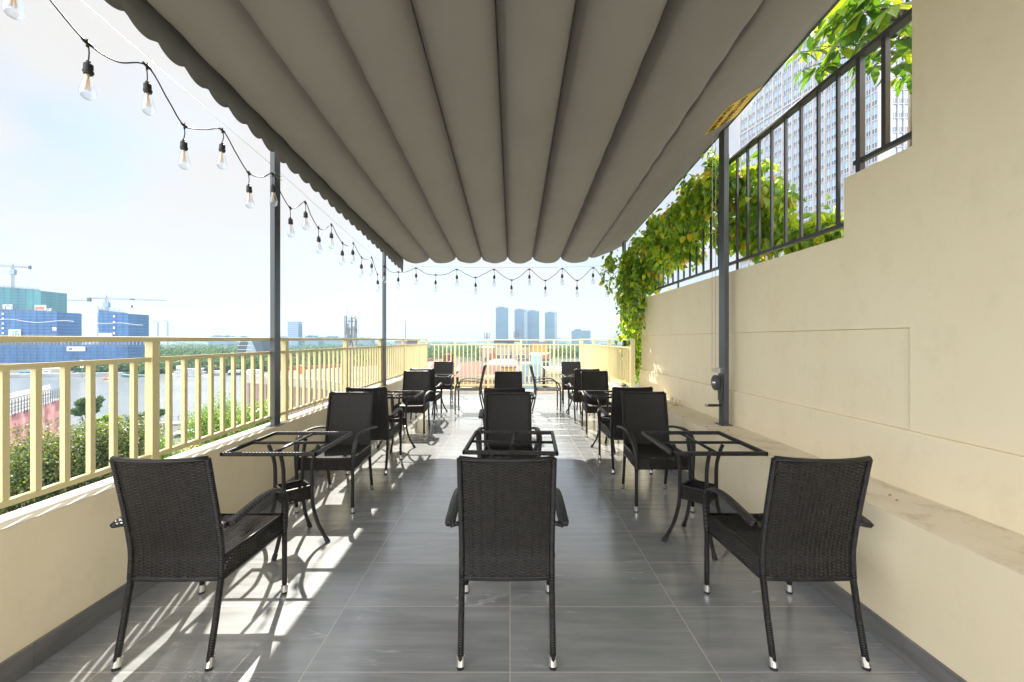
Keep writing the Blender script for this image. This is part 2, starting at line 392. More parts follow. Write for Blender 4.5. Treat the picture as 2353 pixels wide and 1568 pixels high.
aw = empty('retractable_awning', 'large grey fabric awning with billowed strips over the terrace', 'awning')
M['fabric'] = mat('taupe_canvas', (.136, .134, .130), .82, (.152, .150, .145), 1.2, .12, 400, spec=.15, transl=(.02, .018, .015))
M['valance'] = mat('grey_canvas', (.19, .187, .18), .85, (.21, .205, .197), 2, .12, 400, spec=.15, transl=(.03, .03, .028))
NY, NA = 190, 20
cv = MB()
for i in range(8):
    vs = [awn(i, k/NA, Y0+(Y1-Y0)*j/NY) for j in range(NY+1) for k in range(NA+1)]
    cv.add(vs, [(j*(NA+1)+k, j*(NA+1)+k+1, (j+1)*(NA+1)+k+1, (j+1)*(NA+1)+k) for j in range(NY) for k in range(NA)])
cvo = cv.build('canopy_fabric', M['fabric'], aw, smooth=True)
# seam battens above, front hem
bt = MB()
for i in range(1, 8):
    bt.bar((SE[i]+SK*Y0, Y0, EYE+A0[i]-SL*Y0+.017), (SE[i]+SK*Y1, Y1-.02, EYE+A0[i]-SL*Y1+.017), .02, .03)
bt.build('seam_batten', M['post'], aw)
# valance
vm = MB(); ny = 420; top = []; bot = []
for j in range(ny+1):
    y = Y0 + (Y1+.06-Y0)*j/ny
    ph = ((y - 2.122)/.192) % 1.0
    dz = .225 + .042*math.sin(math.pi*ph)**.7
    if y > Y1-.05: dz += .02
    wob = .012*mnoise.noise(Vector((y*1.5, 3, 0)))+.006*math.sin(y*9)*mnoise.noise(Vector((y, 0, 5)))
    zt = EYE+2.05-SL*y+.01
    rows = []
    for k in range(4):
        f = k/3; top.append((-1.962+SK*y+wob*f*2-.010*f, y, zt-dz*f))
fs = [(j*4+k, j*4+k+1, (j+1)*4+k+1, (j+1)*4+k) for j in range(ny) for k in range(3)]
vm.add(top, fs); vo = vm.build('valance', M['valance'], aw, smooth=True)
sm = vo.modifiers.new('solid', 'SOLIDIFY'); sm.thickness = .003
# posts
def post(x0, x1, y0, y1, z0, z1):
    p = MB().box((x0, y0, z0), (x1, y1, z1)).build('post', M['post'], aw, bevel=.004)
    MB().box((x0-.03, y0-.02, z0-.0003), (x1+.03, y1+.02, z0+.006)).build('base_plate', M['post'], p)
    return p
post(-2.10, -2.057, 3.653, 3.745, .6402, 3.22)
post(-2.09, -2.048, 6.827, 6.918, .6402, 3.0)
post(-2.10, -2.057, .35, .44, .6402, 3.45)
post(1.9536, 2.0, 3.815, 3.913, .6122, 3.39)
post(1.90, 1.945, 7.0, 7.09, .6122, 3.12)
MB().bar((-2.06, Y0, EYE+2.1-SL*Y0), (-2.02, Y1-.1, EYE+2.1-SL*(Y1-.1)), .05, .08).build('side_rail', M['post'], aw)
MB().bar((1.96, Y0, EYE+2.255-SL*Y0), (1.99, Y1-.1, EYE+2.255-SL*(Y1-.1)), .03, .04).build('side_rail', M['post'], aw)
# pole-mounted warm sticker with two phone numbers
M['yel'] = mat('yellow_vinyl', (1.0, .62, .015), .45, spec=.3)
M['ink'] = mat('dark_ink', (.035, .012, .008), .5)
def lobe7(x, y, off):
    a = (x - SK*y - SE[7])/(SE[8]-SE[7]); p = Vector(awn(7, a, y)); q = Vector(awn(7, min(.999, a+.01), y))
    t = (q-p).normalized(); n = Vector((t.z, 0, -t.x)); n = n if n.z < 0 else -n
    return p + n*off
SX0, SX1, SY0, SY1 = 1.715, 1.965, 3.30, 3.70
st = MB(); na, nb = 12, 14
vs = [lobe7(SX0+(SX1-SX0)*i/na + .0*j, SY0+(SY1-SY0)*j/nb - .06*(i/na), .004) for j in range(nb+1) for i in range(na+1)]
st.add(vs, [(j*(na+1)+i, j*(na+1)+i+1, (j+1)*(na+1)+i+1, (j+1)*(na+1)+i) for j in range(nb) for i in range(na)])
sto = st.build('advert_sticker', M['yel'], aw, smooth=True)
def text_mesh(txt, size, bold=.0, extrude=0):
    cu = bpy.data.curves.new('t', 'FONT'); cu.body = txt; cu.size = size; cu.offset = bold; cu.extrude = extrude; cu.align_x = 'CENTER'
    ob = bpy.data.objects.new('t', cu); col.objects.link(ob)
    dg = bpy.context.evaluated_depsgraph_get(); me = bpy.data.meshes.new_from_object(ob.evaluated_get(dg))
    v = [tuple(p.co) for p in me.vertices]; f = [tuple(p.vertices) for p in me.polygons]
    bpy.data.objects.remove(ob); bpy.data.curves.remove(cu); bpy.data.meshes.remove(me)
    return v, f
for txt, xo, zs, sz in (('0354.800.800', 1.735, .36, .075), ('0977.584.909', 1.825, .37, .08)):
    v, f = text_mesh(txt, sz, .0016)
    xs_ = [p[0] for p in v]; wd = max(xs_)-min(xs_); s_ = zs/wd
    vv = [lobe7(xo + p[1]*.95, (SY0+SY1)/2 - .06*((xo-SX0)/(SX1-SX0)) + p[0]*s_, .007) for p in v]
    MB().add(vv, f).build('phone_number', M['ink'], sto)

# winch on right post
wn = empty('hand_winch', 'black hand crank winch with round disc and cables on the right awning post', 'winch', (0, 0, 0))
wz = 3.87
def W(u, v, z=wz): return P(u, v, z)
c0 = W(1644, 884.5)
MB().box((1.938, 3.83, .835), (1.9532, 3.90, 1.075)).build('mounting_plate', M['darkrail'], wn, bevel=.003)
MB().lathe([(.0, -.012), (.062, -.012), (.071, -.006), (.071, .006), (.062, .012), (0, .012)], (1.90, 3.865, 1.0), 28, 'x').build('brake_disc', M['darkrail'], wn, smooth=False)
MB().lathe([(.0, -.03), (.018, -.03), (.022, -.018), (.03, 0), (.03, .03), (0, .03)], (1.905, 3.865, 1.0), 14, 'x').build('hub', M['silver'], wn, smooth=True)
for dx in (0, .032):
    MB().lathe([(0, -.012), (.018, -.012), (.018, .012), (0, .012)], (1.885+dx, 3.865, 1.115), 12, 'y').build('pulley', M['silver'], wn, smooth=False)
MB().box((1.93, 3.85, 1.09), (1.952, 3.89, 1.14)).build('bracket', M['silver'], wn)
MB().bar((1.905, 3.84, 1.0), (1.925, 3.80, .80), .012, .02).build('crank_arm', M['darkrail'], wn)
MB().lathe([(0, 0), (.008, 0), (.012, .02), (.013, .06), (.011, .1), (.012, .125), (0, .127)], (1.79, 3.80, .80), 12, 'x').build('crank_handle', M['rubber'], wn, smooth=True)
MB().lathe([(0, 0), (.013, 0), (.013, .018), (0, .018)], (1.775, 3.80, .80), 12, 'x').build('handle_tip', M['silver'], wn)
MB().bar((1.92, 3.80, .80), (1.925, 3.81, .70), .012, .012).build('crank_arm', M['darkrail'], wn)
for dx in (0, .032): MB().tube([(1.868+dx, 3.865, 1.12), (1.872+dx, 3.865, 3.35)], .0022, 5).build('cable', M['wire'], wn)

# rebar stubs
for grp, pts, lab in (('stubs on the right ledge', [(1.797, 4.81, .107), (1.822, 4.766, .08), (1.962, 5.05, .09), (1.998, 5.02, .07), (1.985, 4.89, .075)], 'short painted rebar stub sticking up from the right ledge'),
                 ('stubs on the left parapet', [(-2.10, 4.47, .12), (-2.17, 4.62, .125), (-2.07, 4.62, .11), (-2.16, 4.74, .12), (-2.08, 4.87, .125), (-2.06, 4.99, .13)], 'short cream coated rebar stub sticking up from the left parapet')):
    base = .612 if pts[0][0] > 0 else .640
    for x, y, h in pts:
        q = []
        for k in range(7): q.append((x+rnd.uniform(-.002, .002), y+rnd.uniform(-.002, .002), base+h*k/6))
        tag(MB().tube(q, [.009+.0015*(k % 2) for k in range(7)], 8).build('rebar_stub', M['stub']), lab, 'rebar stub', grp)
rs = MB(); rs.lathe([(0, 0), (.035, 0), (.035, .003), (0, .0035)], (1.99, 5.0, .6122), 14)
tag(rs.build('rust_flake', M['rust']), 'rusty metal plate lying among the rebar stubs on the ledge', 'rusty plate')
for (u, v, lab) in ((1569.8, 958.9, 'tiny dead leaf on the right ledge just beyond the awning post'), (1624, 982, 'dead leaf on the right ledge nearest the left face of the awning post'), (1674, 990, 'dead leaf on the ledge right at the foot of the awning post'),
                    (2046, 1140, 'curled brown leaf on the near part of the right ledge'), (2062, 1152, 'second curled brown leaf on the near ledge, just in front of the first')):
    y = .788*F/(v-VC); x = min((u-UC)*y/F, 2.04); dm = MB()
    s_ = .013 if u < 2000 else .012
    dm.add([(x-s_, y, .6135), (x, y-s_*.5, .617), (x+s_, y+.002, .6145), (x, y+s_*.5, .620)], [(0, 1, 3), (1, 2, 3)])
    tag(dm.build('dead_leaf', M['rust']), lab, 'leaf')
# floor drain with rusty debris
fd = empty('floor_drain', 'small floor drain clogged with rusty twigs by the left parapet', 'drain', (-1.86, 4.28, 0))
MB().box((-.05, -.05, .0005), (.05, .05, .004)).build('grate', M['silver'], fd)
tw = MB()
for k in range(26):
    a = rnd.uniform(0, 6.28); r_ = rnd.uniform(.03, .08)
    tw.tube([(math.cos(a)*.01, math.sin(a)*.01, .012), (math.cos(a)*r_*.5, math.sin(a)*r_*.5, .03), (math.cos(a)*r_*1.2, math.sin(a)*r_*.8, .006)], .0016, 4)
tw.build('twigs', M['rust'], fd)

# ================================================================== CHAIR
def weave(mb, S, nu, nv, pu=.040, amp=.0030, sub=8, spokes=True, wfac=1.04):
    """S(u,v)->(pos, normal): u along strands in metres (0..nu), v across (0..nv rows)"""
    Lu = nu; rows = int(nv / .0070); n = max(2, int(Lu/pu*sub))
    for r_ in range(rows):
        vs = []
        for k in range(n+1):
            u = Lu*k/n
            d = amp*max(-1, min(1, 1.5*math.cos(2*math.pi*u/pu + math.pi*(r_ % 2))))
            for q, (dv, dd) in enumerate(((-.5*wfac, -.0008), (0, .0009), (.5*wfac, -.0008))):
                p, nn = S(u, (r_+.5+dv)/rows)
                vs.append(p + nn*(d + (dd if d > 0 else -dd)))
        mb.add(vs, [(k*3+q, (k+1)*3+q, (k+1)*3+q+1, k*3+q+1) for k in range(n) for q in range(2)])
    if spokes:
        m = int(Lu/(pu/2)); steps = max(2, int(nv/.03))
        for k in range(m+1):
            u = k*pu/2
            vs = []
            for j in range(steps+1):
                for du in (-.0045, .0045):
                    p, nn = S(min(max(u+du, 0), Lu), j/steps); vs.append(p)
            mb.add(vs, [(j*2, j*2+1, j*2+3, j*2+2) for j in range(steps)])
def make_chair(apron=True):
    root = empty('wicker_armchair', '', 'chair')
    D = -.265
    bk = MB(); HB, HT = .345, .89
    def prof(t):
        h = HB+(HT-HB)*t; y = .078 - .02*max(0, .25-t)*2 - .112*max(0, t-.15)**1.25
        return y, h
    def S(u, t):
        y, h = prof(t); s = (u-.2)/.2
        bow = .028*(1-s*s)*(.25+.75*t)
        y2, h2 = prof(min(1, t+.02)); y1, h1 = prof(max(0, t-.02)); tv = Vector((0, y2-y1, h2-h1)).normalized()
        tu = Vector((1, .28*s*(.25+.75*t), 0)).normalized()
        n = tu.cross(tv).normalized()
        return Vector((u-.2, y-bow+D, h + .006*s*s*(t > .9))), -n
    weave(bk, S, .40, HT-HB)
    vs = [S(.4*i/12, j/16)[0] for j in range(17) for i in range(13)]
    bk.cur = 1; bk.add(vs, [(j*13+i, j*13+i+1, (j+1)*13+i+1, (j+1)*13+i) for j in range(16) for i in range(12)])
    bo = bk.build('backrest', [M['weave'], M['rubber']], root)
    fr = MB()
    for s in (-1, 1): fr.tube([S(.2+s*.2, t/12)[0] for t in range(13)], (.0125), 8)
    fr.tube([S(.4*k/10, 1)[0]+Vector((0, 0, .002)) for k in range(11)], .0115, 8)
    fr.tube([S(.4*k/10, 0)[0] for k in range(11)], .010, 8)
    fr.build('backrest_frame', M['wrap'], bo, smooth=True)
    se = MB(); W0, W1 = .40, .44
    def T(u, t):
        s = (u-.22)/.22; y = .075+.45*t; hw = .205+.018*t
        return Vector((s*hw, y+D, .432 - .012*(1-s*s)*math.sin(math.pi*min(1, max(0, t))))), Vector((0, 0, 1))
    weave(se, T, .44, .45)
    def Fr(u, t): s = (u-.21)/.21; return Vector((s*.215, .527+D, .345+.085*t)), Vector((0, 1, 0))
    if apron: weave(se, Fr, .42, .085)
    for s_ in (-1, 1):
        def Sd(u, t, s_=s_): k = u/.43; return Vector((s_*(.207+.018*k), .085+u+D, .345+.085*t)), Vector((s_, 0, 0))
        if apron: weave(se, Sd, .43, .085)
    sto_ = se.build('seat', M['weave'], root)
    sf = MB(); z = .436
    sf.tube([(-.207, .08+D, z), (-.224, .527+D, z), (.224, .527+D, z), (.207, .08+D, z)], .009, 7)
    if apron: sf.tube([(-.207, .08+D, .345), (-.224, .527+D, .345), (.224, .527+D, .345), (.207, .08+D, .345)], .008, 7)
    sf.build('seat_frame', M['wrap'], sto_, smooth=True)
    for s in (-1, 1):
        a = spl([(s*.200, .062, .592), (s*.246, .052, .592), (s*.250, .15, .608), (s*.250, .30, .622), (s*.249, .41, .612), (s*.243, .49, .568), (s*.234, .528, .49), (s*.229, .535, .40), (s*.228, .535, .34)], 5)
        a = [Vector((p.x, p.y+D, p.z)) for p in a]; n = len(a); rr_ = []
        for k in range(n):
            t = k/(n-1)
            if t < .10: rr_.append((.012, .010))
            elif t < .62: rr_.append((.024, .0115))
            else: q = (t-.62)/.38; rr_.append((.024-.009*q, .0115+.0035*q))
        MB().tube(a, rr_, 10, side=(1, 0, 0) if 0 else (s, .0001, 0)).build('armrest', M['braid'], root, smooth=True) if False else \
        arm_tube(a, rr_, s).build('armrest', M['braid'], root, smooth=True)
        for (x0, y0, x1, y1, hz) in ((s*.197, 0, s*.199, .075, .37), (s*.228, .535, s*.228, .535, .40)):
            l = MB().tube([(x0, y0+D, .03), ((x0+x1)/2, (y0+y1)/2+D, hz/2), (x1, y1+D, hz)], .0135, 10).build('leg', M['wrap'], root, smooth=True)
            dy = (y1-y0)/hz*.045
            MB().tube([(x0, y0+D-.002, .010), (x0, y0+D+dy, .046)], .0175, 12).build('foot_cap', M['cap'], l, smooth=False)
            MB().tube([(x0, y0+D-.002, 0), (x0, y0+D-.002, .0105)], .0155, 12).build('foot_tip', M['rubber'], l)
    return root
def arm_tube(a, rs_, s):
    mb = MB(); n = 10; k = len(a); vs = []
    for i, p in enumerate(a):
        d = (a[min(i+1, k-1)]-a[max(i-1, 0)]).normalized()
        if i < 5:   # stub from the back runs sideways
            x = Vector((0, 1, 0)); x = (x - d*x.dot(d)).normalized()
        else:
            x = Vector((1, 0, 0)); x = (x - d*x.dot(d)).normalized()
        y = d.cross(x); rx, ry = rs_[i]
        for j in range(n):
            t = 2*math.pi*j/n
            vs.append(p + x*math.cos(t)*rx + y*math.sin(t)*ry)
    # split at the corner so the flat pad begins cleanly
    fs = [(i*n+j, i*n+(j+1) % n, (i+1)*n+(j+1) % n, (i+1)*n+j) for i in range(k-1) for j in range(n) if i != 4]
    fs += [tuple(range(n))[::-1], tuple((k-1)*n+j for j in range(n)), tuple(4*n+j for j in range(n)), tuple(5*n+j for j in range(n))[::-1]]
    return mb.add(vs, fs)
chair = make_chair(); chair_b = make_chair(False); index_kids(chair)
def make_table():
    root = empty('wicker_table_frame', '', 'table')
    h = .29; z = .688
    tf = MB(); c = [(-h, -h, z), (h, -h, z), (h, h, z), (-h, h, z)]
    for i in range(4):
        a = Vector(c[i]); b = Vector(c[(i+1) % 4]); d = (b-a).normalized()*.012
        tf.bar(a-d, b+d, .024, .026)
    tf.build('top_frame', M['braid'], root, bevel=.006)
    MB().tube([(-h, 0, z-.002), (h, 0, z-.002)], .010, 8).build('crossbar', M['wrap'], root, smooth=True)
    MB().tube([(0, -h, z-.004), (0, h, z-.004)], .010, 8).build('crossbar', M['wrap'], root, smooth=True)
    for k in range(4):
        a = k*math.pi/2; ca, sa = math.cos(a), math.sin(a)
        q = spl([(.172, .672), (.155, .63), (.130, .54), (.126, .42), (.127, .33), (.135, .25), (.165, .14), (.205, .05), (.240, .004)], 4 and 4) if False else \
            spl([(.172, 0, .672), (.155, 0, .63), (.130, 0, .54), (.126, 0, .42), (.127, 0, .33), (.135, 0, .25), (.165, 0, .14), (.205, 0, .06), (.240, 0, .006)], 4)
        l = MB().tube([(p.x*ca, p.x*sa, p.z) for p in q], .0125, 9).build('leg', M['wrap'], root, smooth=True)
        MB().tube([(.222*ca, .222*sa, .03), (.242*ca, .242*sa, .0)], .0155, 10).build('foot_tip', M['rubber'], l)
    bs = MB(); r_ = .120
    for k in range(4):
        a0, a1 = k*math.pi/2, (k+1)*math.pi/2
        p0 = Vector((r_*math.cos(a0), r_*math.sin(a0), 0)); p1 = Vector((r_*math.cos(a1), r_*math.sin(a1), 0))
        nn = ((p0+p1)/2).normalized(); ln = (p1-p0).length
        def S(u, t, p0=p0, p1=p1, nn=nn, ln=ln): q = p0.lerp(p1, u/ln); return Vector((q.x, q.y, .305+.082*t)), nn
        weave(bs, S, ln, .082)
        bs.tube([p0+Vector((0, 0, .388)), p1+Vector((0, 0, .388))], .009, 7); bs.tube([p0+Vector((0, 0, .305)), p1+Vector((0, 0, .305))], .007, 7)
    bs.add([(r_*.95*math.cos(k*math.pi/2), r_*.95*math.sin(k*math.pi/2), .312) for k in range(4)], [(0, 1, 2, 3)])
    bs.build('basket_shelf', M['weave'], root)
    return root
table = make_table(); index_kids(table)

CH = [ # x, y centre, heading deg, label
 (-1.475, 2.04, 0, 'nearest wicker chair by the left parapet, its back to the viewer'),
 (-.014, 2.045, 0, 'nearest wicker chair in the middle, its back square to the viewer'),
 (1.317, 2.042, 0, 'nearest wicker chair by the right ledge, its back to the viewer'),
 (-1.493, 3.643, 180, 'wicker chair facing the viewer behind the nearest left table'),
 (-.012, 3.59, 180, 'wicker chair facing the viewer behind the nearest middle table'),
 (1.256, 3.66, 180, 'wicker chair facing the viewer behind the nearest right table'),
 (-1.496, 4.60, 1, 'left row chair back to back with the chair at the nearest left table'),
 (-.058, 4.53, -1, 'middle row chair back to back with the chair at the nearest middle table'),
 (1.275, 4.62, 0, 'right row chair back to back with the chair at the nearest right table'),
 (-1.463, 6.28, 180, 'left row chair facing the viewer beyond the second left table'),
 (-.02, 6.17, 180, 'middle chair facing the viewer between the two sideways chairs'),
 (1.323, 6.265, 180, 'right row chair facing the viewer beyond the second right table'),
 (-1.48, 7.33, 1, 'left row chair with its back to the viewer before the last left table'),
 (1.287, 7.26, 1, 'right row chair with its back to the viewer before the last right table'),
 (-.765, 8.13, 90, 'thin seated sideways chair turned to the left near the far railing'),
 (.68, 8.12, -90, 'thin seated sideways chair turned to the right near the far railing'),
 (-1.48, 9.05, 180, 'last chair of the left row in the far left corner'),
 (1.345, 8.98, 180, 'last chair of the right row in the far right corner'),
]
for i, (x, y, a, lab) in enumerate(CH):
    c = chair if i == 0 else (chair_b if i == 14 else copy_tree(chair_b if i == 15 else chair))
    c.location = (x, y, 0); c.rotation_euler = (0, 0, R(a+(rnd.uniform(-1.6, 1.6) if i > 2 else 0))); tag(c, lab, 'chair', 'black wicker armchairs on the terrace')
TB = [(-1.495, 2.884, 0, 'glassless black table frame nearest on the left'), (.016, 2.91, -3, 'glassless black table frame nearest in the middle'),
      (1.302, 2.893, 0, 'glassless black table frame nearest on the right'), (-1.472, 5.40, 0, 'glassless black table frame, second in the left row'),
      (.0, 5.33, 0, 'glassless black table frame, second in the middle row'), (1.295, 5.42, 0, 'glassless black table frame, second in the right row'),
      (-1.46, 8.10, 0, 'glassless black table frame farthest in the left row'), (1.33, 8.08, 0, 'glassless black table frame farthest in the right row')]
for i, (x, y, a, lab) in enumerate(TB):
    c = table if i == 0 else copy_tree(table)
    c.location = (x, y, 0); c.rotation_euler = (0, 0, R(a)); tag(c, lab, 'table', 'bare wicker table frames without glass')

# ================================================================== STRING LIGHTS
sl = empty('string_lights', 'black cord of clear filament bulbs hung along the left and far side', 'string lights')
XW = -2.035
NL = [(30, -112), (201, 99), (338, 152), (424, 289), (511, 300), (572, 398), (627, 401), (667, 478), (701.4, 465.4), (731.6, 523.5), (761.6, 517), (787, 558.8), (811.4, 558.8), (831, 592), (853.8, 592), (867.8, 630.7), (883.3, 612.3)]
NR = [(915.4, 625.6), (955.7, 616.7), (1001.3, 632.3), (1049.7, 620), (1092.7, 638.2), (1135.1, 620), (1175.9, 644), (1216.2, 619.4), (1253, 645), (1292.2, 618), (1326.3, 645), (1363.1, 616), (1394.8, 646), (1425, 617)]
nodes = [P(u, v, XW*F/(u-UC)) for u, v in NL]
for k, (u, v) in enumerate(NR): nodes.append(P(u, v, 6.80+.2*(k+1)/len(NR)))
nodes = [Vector((XW, 1.35, 3.02))] + nodes
cp = []
for i in range(len(nodes)-1):
    a, b = nodes[i], nodes[i+1]
    hi, lo = (a, b) if a.z > b.z else (b, a)
    cp.append(a)
    mid = a.lerp(b, .5)
    sagv = -.035 if abs(a.z-b.z) < .12 else -.012
    mid.z += sagv + rnd.uniform(-.01, .01); mid.x += rnd.uniform(-.012, .012)
    cp.append(mid)
cp.append(nodes[-1])
MB().tube(spl(cp, 6), .0042, 6).build('cord', M['cord'], sl, smooth=True)
BULB = []
prof_g = [(.012, 0), (.0145, -.012), (.019, -.035), (.0265, -.062), (.0315, -.085), (.0325, -.098), (.029, -.113), (.020, -.124), (.008, -.1285), (.001, -.129)]
g_ = MB().lathe(prof_g, n=18).build('bulb', M['glass'], sl, smooth=True)
s_ = MB().lathe([(.004, .062), (.009, .058), (.0105, .048), (.0185, .042), (.0195, .012), (.0215, .010), (.0215, .003), (.0195, .002), (.018, -.006), (.012, -.006)], n=14).build('socket', M['cord'], g_, smooth=False)
f_ = MB()
f_.tube([(0, 0, -.005), (0, 0, -.03)], .004, 6)
for k in range(4):
    a = k*math.pi/2+.4; f_.tube([(.004*math.cos(a), .004*math.sin(a), -.034), (.0085*math.cos(a), .0085*math.sin(a), -.082)], .0013, 5)
f_ = f_.build('filament', M['fil'], g_)
index_kids(sl)
first = True
jn = MB()
for i, p in enumerate(nodes[1:]):
    d = (nodes[min(i+2, len(nodes)-1)] - nodes[i]).normalized()
    jn.tube([p-d*.028, p-d*.012, p+d*.012, p+d*.028], [.005, .009, .009, .005], 8)
    jn.tube([p+Vector((0, 0, .016)), p-Vector((0, 0, .02))], .006, 7)
    if i == len(nodes)-2: continue
    tilt = rnd.uniform(-.05, .05)
    dl = .088
    e = p + Vector((tilt*dl, 0, -dl))
    b = g_ if first else copy_tree(g_, sl); first = False
    ld = MB(); rel = Vector((0, 0, .058)); tp = p-e+rel
    ld.tube([tp, tp+Vector((.004, .002, -dl*.5)), rel], .0030, 6); ld.build('lead_wire', M['cord'], b, smooth=True)
    b.location = e - Vector((0, 0, .058)); b.rotation_euler = (rnd.uniform(-.03, .03), rnd.uniform(-.04, .04), 0)
jn.build('connectors', M['cord'], sl, smooth=True)
# steel wire
w1 = [(XW-.0, 1.0, 3.10), P(175, 0, XW*F/(175-UC)), P(625, 380, 3.62), P(883, 610, 6.79)]
w1 = [Vector(p) for p in w1]
sw = MB(); 
def sagline(a, b, s, n=10): return [a.lerp(b, k/n) + Vector((0, 0, -s*4*(k/n)*(1-k/n))) for k in range(n+1)]
sw.tube(sagline(w1[0], w1[2], .01), .0016, 5); sw.tube(sagline(w1[2], w1[3], .01), .0016, 5); sw.tube(sagline(w1[3], P(1428, 610, 7.02), .04, 16), .0016, 5)
for zz, yy in ((2.86, 3.70), (2.83, 3.70), (2.60, 6.87)):
    sw.tube([(-2.104, yy-.05, zz), (-2.05, yy-.05, zz-.004), (-2.044, yy+.05, zz-.002), (-2.104, yy+.05, zz+.003), (-2.104, yy-.05, zz)], .0016, 5)
tag(sw.build('support_wire', M['wire']), 'thin steel wire carrying the string lights between the posts', 'wire')

# ================================================================== FOLIAGE
def leaf(mb, p, d, n, Ln, Wd, fold=.25):
    d = d.normalized(); x = d.cross(n).normalized(); n = x.cross(d).normalized()
    a = p; t = p+d*Ln - n*Ln*.12
    m1 = p+d*Ln*.4 - n*Wd*fold*.0
    vs = [a, p+d*Ln*.22+x*Wd*.38+n*Wd*fold*.6, p+d*Ln*.52+x*Wd*.46+n*Wd*fold*.7, t, p+d*Ln*.52-x*Wd*.46+n*Wd*fold*.7, p+d*Ln*.22-x*Wd*.38+n*Wd*fold*.6, m1]
    mb.add(vs, [(0, 1, 6), (1, 2, 6), (2, 3, 6), (3, 4, 6), (4, 5, 6), (5, 0, 6)])
def rv(): return Vector((rnd.gauss(0, 1), rnd.gauss(0, 1), rnd.gauss(0, 1))).normalized()
M['vine'] = leaf_mat('vine_leaf', [(0, (.03, .07, .008)), (.45, (.055, .12, .012)), (.9, (.15, .21, .02)), (.99, (.36, .22, .02))],
                     [(0, (.10, .19, .006)), (.45, (.22, .36, .01)), (.9, (.50, .56, .015)), (.99, (.62, .36, .02))])
M['broad'] = leaf_mat('broad_leaf', [(0, (.018, .05, .008)), (.6, (.04, .09, .012)), (1, (.08, .13, .02))],
                      [(0, (.02, .06, .004)), (.55, (.08, .16, .008)), (1, (.34, .36, .01))], .35)
M['twig'] = mat('twig_bark', (.06, .045, .03), .8, (.10, .08, .05), 30)
def vine(name, lab, blobs, strands, size=(.055, .10)):
    root = empty(name, lab, 'vine')
    lv = MB(); stems = MB()
    for (c, r_, n) in blobs:
        c = Vector(c)
        subs = []
        for k in range(max(3, n//26)):
            q = rv(); rr_ = rnd.random()**.45
            subs.append(c + Vector((q.x*r_[0], q.y*r_[1], q.z*r_[2]))*rr_)
        for s in subs[::3]:
            q = rv()*.12; stems.tube([c+q, c.lerp(s, .6)+q*.4+Vector((0, 0, .04)), s], .0028, 4)
        for k in range(n):
            s = rnd.choice(subs); p = s + rv()*abs(rnd.gauss(0, .075))
            d = Vector((rnd.gauss(-.15, .5), rnd.gauss(-.1, .5), rnd.gauss(-.75, .35)))
            nn = (Vector((-.35, -.35, .55)) + rv()*.75).normalized()
            Ln = rnd.uniform(*size); leaf(lv, p, d, nn, Ln, Ln*rnd.uniform(.5, .66))
    for (pts, n, spread) in strands:
        sp = spl(pts, 10); stems.tube(sp, .003, 4)
        for k in range(n):
            p = rnd.choice(sp) + rv()*abs(rnd.gauss(0, spread))
            d = Vector((rnd.gauss(0, .5), rnd.gauss(0, .5), rnd.gauss(-.8, .3))); Ln = rnd.uniform(*size)
            leaf(lv, p, d, (Vector((-.3, -.6, .4))+rv()*.7).normalized(), Ln, Ln*rnd.uniform(.5, .66))
    lv.build('leaves', M['vine'], root); stems.build('stems', M['twig'], root)
    return root
bl = []
# mass spilling over the railing between the post and the wall end
for y, zc, n, rz, rx in ((4.12, 2.98, 260, .20, .12), (4.35, 2.98, 430, .28, .16), (4.65, 2.88, 560, .34, .2), (5.0, 2.82, 620, .40, .24), (5.4, 2.76, 700, .44, .26), (5.8, 2.72, 740, .46, .28), (6.2, 2.68, 740, .46, .28), (6.55, 2.62, 680, .42, .28)):
    bl.append(((2.12+rnd.uniform(-.05, .05), y, zc), (rx, .26, rz), n))
bl += [((2.10, 4.3, 3.22), (.08, .10, .12), 70), ((1.98, 6.55, 2.35), (.20, .2, .32), 520), ((1.98, 6.72, 1.95), (.15, .14, .30), 330), ((2.1, 5.0, 2.42), (.12, .4, .12), 200), ((2.1, 6.0, 2.32), (.12, .5, .18), 330), ((1.86, 6.5, 2.62), (.14, .2, .2), 260)]
stn = []
for k in range(22):
    x = rnd.uniform(1.76, 2.14); y = rnd.uniform(6.2, 6.85); zb = rnd.uniform(1.42, 2.1)
    stn.append(([(x, y, 2.6), (x-rnd.uniform(0, .1), y-.05, 2.3), (x-rnd.uniform(0, .1), y, zb)], 40, .05))
for (u, v0, v1) in ((1388, 600, 650), (1400, 610, 668), (1418, 640, 700), (1432, 650, 760), (1445, 660, 775), (1424, 690, 778), (1440, 700, 770)):
    stn.append(([P(u+18, v0-20, 6.45), P(u+5, v0, 6.4), P(u, v1, 6.4)], 46, .045))
for k in range(12):
    x = rnd.uniform(1.93, 2.16); y = rnd.uniform(6.72, 6.95)
    stn.append(([(x, y, 1.75), (x, y+.04, 1.3), (x-.02, y, rnd.uniform(.68, .95))], 55, .05))
vine('hanging_vine', 'thick yellow green vine spilling over the railing and down the wall end', bl, stn, (.06, .115))
bl = [((2.30, 4.2, 3.0), (.14, .18, .26), 330), ((2.31, 3.95, 2.84), (.14, .18, .24), 300), ((2.3, 3.66, 2.66), (.09, .15, .09), 110), ((2.3, 3.42, 2.57), (.05, .12, .05), 50), ((2.28, 4.1, 2.5), (.12, .2, .3), 330)]
vine('climbing_vine', 'leafy vine climbing the dark railing just right of the awning post', bl, [], (.07, .13))
bl = []
for k in range(9):
    y = 3.12 + k*.18; bl.append(((2.42+rnd.uniform(-.04, .04), y, 2.19+rnd.uniform(-.02, .05)+.045*k), (.17, .17, .15+.012*k), 300))
hb = vine('low_hedge_plant', 'low bright green creeper mound behind the bars on the wall top', bl, [], (.06, .11))
hb['category'] = 'shrub'
